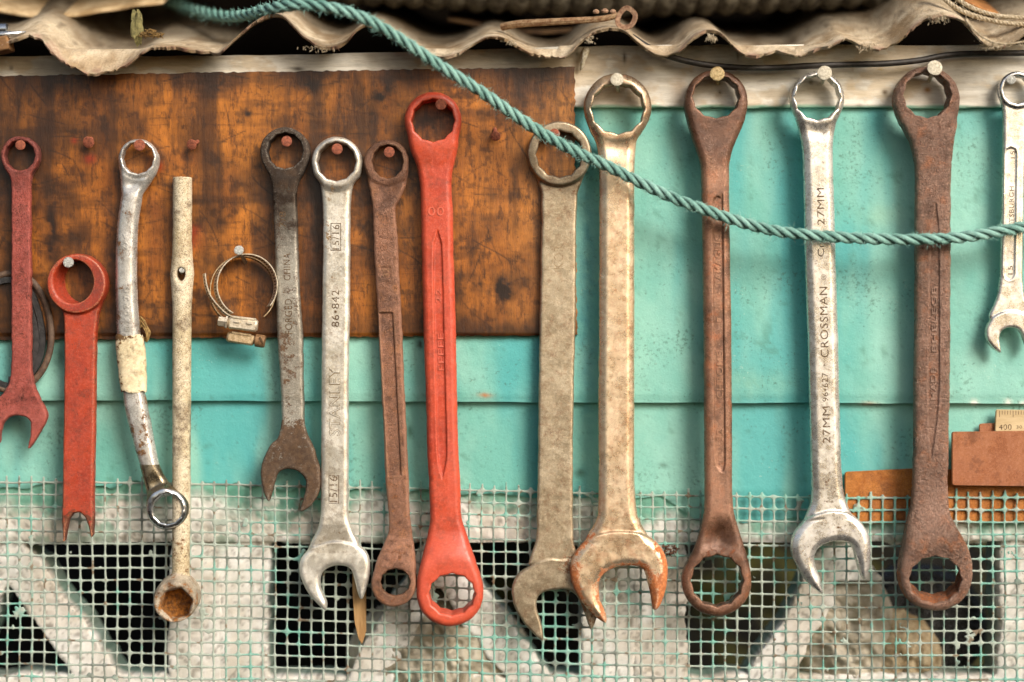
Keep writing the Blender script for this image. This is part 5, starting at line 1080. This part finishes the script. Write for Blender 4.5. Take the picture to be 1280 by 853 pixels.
mb = MB(); mb.box(W(327, 425.5, 46.5), 9 * S, 1.2 * S, 2 * S, Rz(60)); mb.build('screw_slot', DARKINK, c2)

# ---------------------------------------------------------------- belt and hose loop, left edge
M_rub = simple_mat('brown_rubber', lin(104, 82, 64), lin(74, 56, 44), 0.15, 0.6, 0.5, 0.7, dark=lin(40, 30, 24))
M_rubb = simple_mat('black_rubber', lin(26, 25, 25), lin(50, 48, 48), 0.1, 0.42, 0.4, 0.6)
def loopobj(name, label, cat, cx, cy, rx, ry, h, sec, mat, a0=0, a1=360, wobble=1.0):
    P = [(cx + (rx + wobble * math.sin(3 * t)) * math.cos(t), cy + (ry + wobble * math.cos(2 * t)) * math.sin(t), h + 2 * math.sin(t)) for t in np.radians(np.linspace(a0, a1, 90))]
    mb = MB(); mb.tube([W(*p) for p in P][:-1], S, sec=np.array(sec, float), closed=(a1 - a0 == 360)); o = mb.build(name, mat, org=W(cx, cy + ry, h)); tag(o, label, cat); return o
rs = [(2.8 * math.cos(a), 5 * math.sin(a)) for a in np.linspace(0, 2 * math.pi, 13)[:-1]]
loopobj('rubber_hose', 'outer brown rubber hose loop behind the small faded red wrench', 'hose', 14, 415, 50, 74, 22, [(b * .85, a * 1.2) for a, b in rs], M_rub)
loopobj('drive_belt', 'wide black rubber belt coiled inside the brown hose loop', 'belt', 12, 416, 41, 68, 22, [(-3.5, -3), (3.5, -3), (3.5, 3), (-3.5, 3)], M_rubb, wobble=2)
loopobj('rubber_strip', 'frayed grey black rubber strip innermost in the loop at the left edge', 'rubber strip', 12, 418, 33, 60, 23, [(-4.2, -.9), (4.2, -.9), (4.2, .9), (-4.2, .9)], simple_mat('grey_rubber', lin(58, 56, 56), lin(28, 27, 27), .1, .4, .4, .6), -80, 95, 3)

# ---------------------------------------------------------------- tape and wire on the bowed spanner
def tape():
    n_y, n_a = 60, 36; V = []
    for i in range(n_y):
        y = 419 + 71 * i / (n_y - 1); cx = np.interp(y, [419, 450, 490], [161.5, 164.8, 167.5]); hw = np.interp(y, [419, 440, 486, 490], [16.6, 17.8, 15.8, 15.0])
        for j in range(n_a):
            a = 2 * math.pi * j / n_a; k = 1 + .06 * float(vnoise(np.array(j * .5), np.array(i * .12), 990)) + .018 * (i % 17 > 8)
            yy = y + (3.5 * (float(vnoise(np.array(j * .9), np.array(3.), 991)) - .5) if i in (0, n_y - 1) else 0)
            V.append((cx + hw * k * math.copysign(abs(math.cos(a)) ** .8, math.cos(a)), yy, 34 + 10.8 * k * math.copysign(abs(math.sin(a)) ** .8, math.sin(a))))
    F = [(i * n_a + j, i * n_a + (j + 1) % n_a, (i + 1) * n_a + (j + 1) % n_a, (i + 1) * n_a + j) for i in range(n_y - 1) for j in range(n_a)]
    V = np.array(V); rustv = 0.05 + 0.45 * smooth(430, 420, V[:, 1]) + .3 * smooth(482, 490, V[:, 1]) + .35 * smooth(158, 150, V[:, 0])
    mt = tool_mat('yellowed_tape', lin(236, 222, 190), lin(222, 204, 164), lin(120, 88, 48), lin(84, 60, 34), lin(110, 84, 50), 0.0, 0.6, lo=0.52, hi=0.6, bumps=0.5, seed=31, rs=0.13, speck=0.8)
    mk('tape_wrap', WA(V, 34), F, mt, t3, attrs={'rust': rustv})
tape()
mb = MB(); 
for k in range(7):
    a = random.uniform(-3, 3); mb.tube([W(*p) for p in catmull([(168, 414 + k, 22), (176 + a, 396 + 2 * k, 28), (182 + a * .6, 404 + 2 * k, 30), (188 - k * .8, 416 + k, 30), (183, 424 + a, 26), (174, 420, 22)], 6)], (.7 + .25 * (k % 3)) * S, 6)
mb.build('wire_tie', simple_mat('tie_fibre', lin(170, 140, 84), lin(110, 84, 46), .3, .8, .6, 1.0), t3)

# ---------------------------------------------------------------- plates and rule at the right
def plate(name, label, cat, pts, h, th, mat, rnd=4, hk=None, bev=1.0):
    P = []
    n = len(pts)
    for i in range(n):
        p = np.array(pts[i], float); a = np.array(pts[i - 1], float); b = np.array(pts[(i + 1) % n], float)
        u = (a - p) / np.linalg.norm(a - p); v = (b - p) / np.linalg.norm(b - p)
        for t in np.linspace(0, 1, 6): P.append(p + u * rnd * (1 - t) ** 2 + v * rnd * t ** 2)
    P = np.array(P); c = P.mean(0); m = len(P); V = []; F = []
    rings = [(0, h - th), (0, h - bev), (bev, h)]
    for (ins, hh) in rings:
        for p in P: q = p + (c - p) / np.linalg.norm(c - p) * ins; V.append((q[0], q[1], hh))
    for r_ in range(2):
        for i in range(m): F.append((r_ * m + i, (r_ + 1) * m + i, (r_ + 1) * m + (i + 1) % m, r_ * m + (i + 1) % m))
    F.append(tuple(range(2 * m, 3 * m))[::-1]); F.append(tuple(range(m)))
    mb = MB(); mb.add(WA(V, h), F); o = mb.build(name, mat, org=WA([(c[0], P[:, 1].max(), h - th)], h)[0], smoothf=False)
    if label: tag(o, label, cat)
    return o
M_pl1 = tool_mat('orange_rust_sheet', lin(186, 118, 44), lin(150, 86, 30), lin(196, 120, 40), lin(120, 62, 22), lin(70, 38, 16), 0.1, 0.6, lo=0.4, hi=0.7, bumps=0.5, seed=41, rs=0.05)
M_pl2 = tool_mat('brown_rust_plate', lin(164, 104, 66), lin(150, 90, 54), lin(176, 110, 66), lin(130, 76, 44), lin(86, 50, 30), 0.05, 0.6, lo=0.5, hi=0.75, bumps=0.35, seed=42, rs=0.06, speck=0.7, var=0.45, dust=0.3)
plate('rusty_sheet', 'long orange rusted sheet tucked behind the top of the wire mesh', 'metal sheet', [(1056, 590), (1160, 585), (1345, 598), (1345, 652), (1056, 656)], 5.5, 2.0, M_pl1, 4)
plate('rusty_plate', 'smooth brown rectangular plate leaning at the right edge above the mesh', 'metal plate', [(1190, 540), (1345, 538), (1345, 609), (1190, 607)], 22, 4, M_pl2, 3.5)
plate('metal_scrap', 'small brown scrap tab behind the wooden rule', 'scrap', [(1224, 530), (1258, 528), (1258, 552), (1224, 552)], 8, 2, M_pl2, 3)
rule = plate('rule', 'pale rule end with graduations and the figure 400 above the brown plate', 'rule', [(1245, 512), (1345, 514), (1345, 560), (1243, 560)], 14, 3, simple_mat('pale_wood_rule', lin(206, 184, 144), lin(184, 160, 118), .05, .7, .3, .8, co=(.2, 1, 1)), 3)
def flat_text(s, cx, cy, L_, Hh, h, hk, mat, par, name='lettering'):
    par['_hk'] = hk; par['_org'] = [float(a) for a in par.location]
    return lettering(par, lambda x, y: x * 0 + h, s, cx, cy, L_, Hh, mat, ang=-90)
flat_text('400', 1256.5, 534, 16, 7, 14.15, 14, DARKINK, rule)
flat_text('30', 1274, 534, 7, 4, 14.15, 14, DARKINK, rule)
V = []; F = []
for i in range(24):
    x = 1249 + i * 3.4; k = len(V); l = 5 if i % 5 else 8; V += [(x, 513.5, 14.15), (x + .7, 513.5, 14.15), (x + .7, 513.5 + l, 14.15), (x, 513.5 + l, 14.15)]; F.append((k, k + 1, k + 2, k + 3))
mk('graduations', WA(V, 14), F, DARKINK, rule, smoothf=False)

# ---------------------------------------------------------------- oddments
o = plate('wooden_stake', 'pointed tan wooden sliver hanging against the mesh behind the cream wrench jaw', 'stake', [(440, 690), (456, 690), (457.5, 730), (457.5, 790), (452.5, 806), (448, 799), (443, 778), (440.5, 740)], 18, 5, simple_mat('tan_wood', lin(190, 152, 102), lin(150, 112, 66), .08, .75, .4, .5, co=(1, 1, .2)), 2)
# rusty strap with clip on the roof
mb = MB(); P = catmull([(628, 34, -6), (650, 30, 10), (700, 27, 34), (750, 24, 44), (772, 19, 48)], 6); mb.tube([W(*p) for p in P], np.linspace(5, 3.6, len(P)) * S, 8)
M_clip = simple_mat('clip_rust', lin(166, 134, 106), lin(120, 86, 64), .25, .8, .7, .8, dark=lin(80, 54, 38))
st = thing('rusty_rod', 'rusty rod with a square clip lying on the roof edge in the middle', 'rod', W(700, 27, 34)); mb.build('rod', simple_mat('rod_rust', lin(176, 148, 112), lin(128, 90, 58), .2, .85, .8, .8, dark=lin(70, 44, 28)), st)
mb = MB(); P = [(775, 17, 50), (784, 10, 52), (794, 19, 52), (789, 32, 52), (778, 34, 50), (772, 28, 50)]; mb.tube([W(*p) for p in catmull(P, 4, True)], S, sec=np.array([(-3, -1), (3, -1), (3, 1), (-3, 1)], float), closed=True); mb.build('clip', M_clip, st)
mb = MB()
for (x, y, r_) in ((745, 17, 4), (756, 16, 4.5), (766, 17, 4)): mb.lathe([(r_ * .4 * S, 0), (r_ * S, 1 * S), (r_ * S, 3 * S), (r_ * .4 * S, 5 * S)], W(x, y, 46), (0, -.5, 1), 10)
mb.build('rivet_row', M_clip, st)
# stone shard with dry moss
def lump(name, label, cat, cx, cy, h, rx, ry, rz, mat, seed, sharp=.35):
    r_ = np.random.default_rng(seed); V = []; n, m_ = 20, 12
    for i in range(m_ + 1):
        t = math.pi * i / m_
        for j in range(n):
            a = 2 * math.pi * j / n; k = 1 + sharp * (float(vnoise(np.array(j * .8 + seed), np.array(i * .6), 995)) - .5) * 2; 
            V.append((cx + rx * k * math.sin(t) * math.cos(a), cy - ry * k * math.cos(t), h + rz * k * math.sin(t) * math.sin(a)))
    F = [(i * n + j, i * n + (j + 1) % n, (i + 1) * n + (j + 1) % n, (i + 1) * n + j) for i in range(m_) for j in range(n)]
    mb = MB(); mb.add(WA(V, h), F); o = mb.build(name, mat, org=W(cx, cy + ry, h)); tag(o, label, cat); return o
lump('stone_shard', 'small upright greenish shard sitting on the roof sheet', 'shard', 171, 35, 22, 7.5, 18, 6, simple_mat('mossy_stone', lin(134, 126, 80), lin(96, 92, 56), .2, .9, .8, .6), 3, .5)
mb = MB()
for k in range(120):
    x = random.uniform(176, 202); y = 46 - (random.random() * 10) * (1 - abs(x - 186) / 18); p = np.array([x, y, random.uniform(16, 40)]); q = p + np.array([random.uniform(-5, 5), random.uniform(-3, 3), random.uniform(-4, 4)]); mb.tube([W(*p), W(*((p + q) / 2 + random.uniform(-1, 1))), W(*q)], random.uniform(.4, .9) * S, 5)
o = mb.build('dry_moss', simple_mat('dry_moss_fibre', lin(140, 112, 62), lin(80, 58, 30), .4, .95, .4), org=W(188, 48, 28)); tag(o, 'clump of dry brown moss beside the greenish shard', 'moss', None, 'stuff')
# silver fitting and wood end at the left edge
ft = thing('pipe_fitting', 'shiny silver fitting at the left end of the roof edge', 'fitting', W(4, 46, 60))
mb = MB(); mb.lathe([(6 * S, 0), (8 * S, 1 * S), (8 * S, 10 * S), (6 * S, 11 * S), (6 * S, 20 * S), (7.5 * S, 21 * S), (7.5 * S, 30 * S), (5 * S, 32 * S)], W(-22, 38, 62), (1, 0, .04), 20); mb.build('collar', M_polish, ft)
mb = MB(); mb.tube([W(-30, 46, 66), W(0, 44, 68), W(22, 42, 66), W(32, 40, 60)], [4 * S, 4 * S, 3 * S, .8 * S], 10); mb.build('spout', M_polish, ft)
for o_ in ft.children:
    at = o_.data.attributes.new('rust', 'FLOAT', 'POINT')
mb = MB(); mb.box(W(-6, 59, 58), 40 * S, 30 * S, 17 * S, Rz(-12), .1); o = mb.build('wood_offcut', simple_mat('offcut_wood', lin(150, 112, 70), lin(110, 78, 46), .1, .8, .5, .5, co=(.3, 1, 1)), org=W(-6, 68, 58)); tag(o, 'brown wood offcut under the silver fitting at the left edge', 'offcut')
# hardened drip on the rail, paint flakes, dead leaf on the mesh
mb = MB(); P = catmull([(733, 62, 22), (731, 68, 24), (729, 76, 23), (727, 84, 20), (725.5, 88, 17)], 5); mb.tube([W(*p) for p in P], np.interp(np.linspace(0, 1, len(P)), [0, .2, .5, .8, 1], [4.6, 4.8, 3.0, 2.0, .8]) * S, 10); o = mb.build('dried_drip', simple_mat('white_filler', lin(224, 218, 200), lin(180, 166, 132), .3, .6, .5, .8), org=W(731, 70, 22)); tag(o, 'small white hardened drip hanging over the rail near the first white nail', 'drip')
mb = MB()
for k in range(26):
    p = np.array([random.uniform(826, 846), random.uniform(682, 694), random.uniform(12, 20)]); q = p + np.array([random.uniform(-8, 8), random.uniform(-5, 5), random.uniform(-2, 3)]); mb.tube([W(*p), W(*q)], random.uniform(.5, 1.5) * S, 5)
o = mb.build('dead_leaf', simple_mat('dead_leaf_brown', lin(92, 60, 40), lin(56, 36, 26), .4, .9, .5), org=W(836, 694, 14)); tag(o, 'shrivelled dark brown leaf caught in the mesh right of the orange rusted jaw', 'leaf')
# fibres and crumbs on the sheet's broken edge
mb = MB()
for (cx_, cy_, sx_, n_) in ((890, 47, 9, 70), (1172, 22, 12, 90), (1240, 56, 16, 90), (640, 52, 5, 25), (735, 50, 10, 30), (1085, 58, 14, 40), (400, 60, 20, 40)):
    for k in range(n_):
        p = np.array([cx_ + random.gauss(0, sx_ * .5), cy_ + random.gauss(0, 2.5), 66 + random.uniform(-6, 8)]); q = p + np.array([random.gauss(0, 2.5), random.uniform(-1, 5), random.gauss(0, 2)])
        mb.tube([W(*p), W(*q)], random.uniform(.25, .6) * S, 4)
o = mb.build('frayed_fibres', M_cord, org=W(640, 60, 66)); tag(o, 'pale frayed fibres and crumbs along the broken roof edge', 'fibres', None, 'stuff')

# ---------------------------------------------------------------- camera, light
cam = bpy.data.cameras.new('camera'); co = bpy.data.objects.new('camera', cam); COL.objects.link(co)
co.location = (0, -DC * S, 0); co.rotation_euler = (math.radians(90), 0, 0)
cam.sensor_width = 36; cam.lens = 36 * DC / 1280; cam.clip_start = 0.05; cam.clip_end = 100
cam.dof.use_dof = True; cam.dof.focus_distance = (DC - 34) * S; cam.dof.aperture_fstop = 1.35
sc.camera = co
ld = np.array([0.50, -0.68, 0.53]); ld /= np.linalg.norm(ld)
sun = bpy.data.lights.new('sun', 'SUN'); so = bpy.data.objects.new('sun', sun); COL.objects.link(so)
sun.energy = SUN_E; sun.angle = math.radians(SUN_A); sun.color = (1.0, 0.955, 0.895)
so.rotation_euler = Vector((-ld[0], -ld[1], -ld[2])).to_track_quat('-Z', 'Y').to_euler()
w = bpy.data.worlds.new('World'); sc.world = w; w.use_nodes = True; nt = w.node_tree; bg = nt.nodes['Background']
sky = nt.nodes.new('ShaderNodeTexSky'); sky.sky_type = 'NISHITA'; sky.sun_disc = False
sky.sun_elevation = math.asin(ld[2]); sky.sun_rotation = math.atan2(ld[0], ld[1]); sky.dust_density = 4; sky.ozone_density = 0.6
mx = nt.nodes.new('ShaderNodeMix'); mx.data_type = 'RGBA'; mx.blend_type = 'MULTIPLY'; mx.inputs[0].default_value = 1; mx.inputs[7].default_value = (1.02, 0.98, 0.92, 1)
nt.links.new(sky.outputs[0], mx.inputs[6]); nt.links.new(mx.outputs[2], bg.inputs['Color']); bg.inputs['Strength'].default_value = SKY_S
sc.view_settings.view_transform = 'Standard'; sc.view_settings.look = 'None'; sc.view_settings.exposure = 0; sc.view_settings.gamma = 1
for o in bpy.data.objects:
    for k in ('_org', '_hk'):
        if k in o: del o[k]
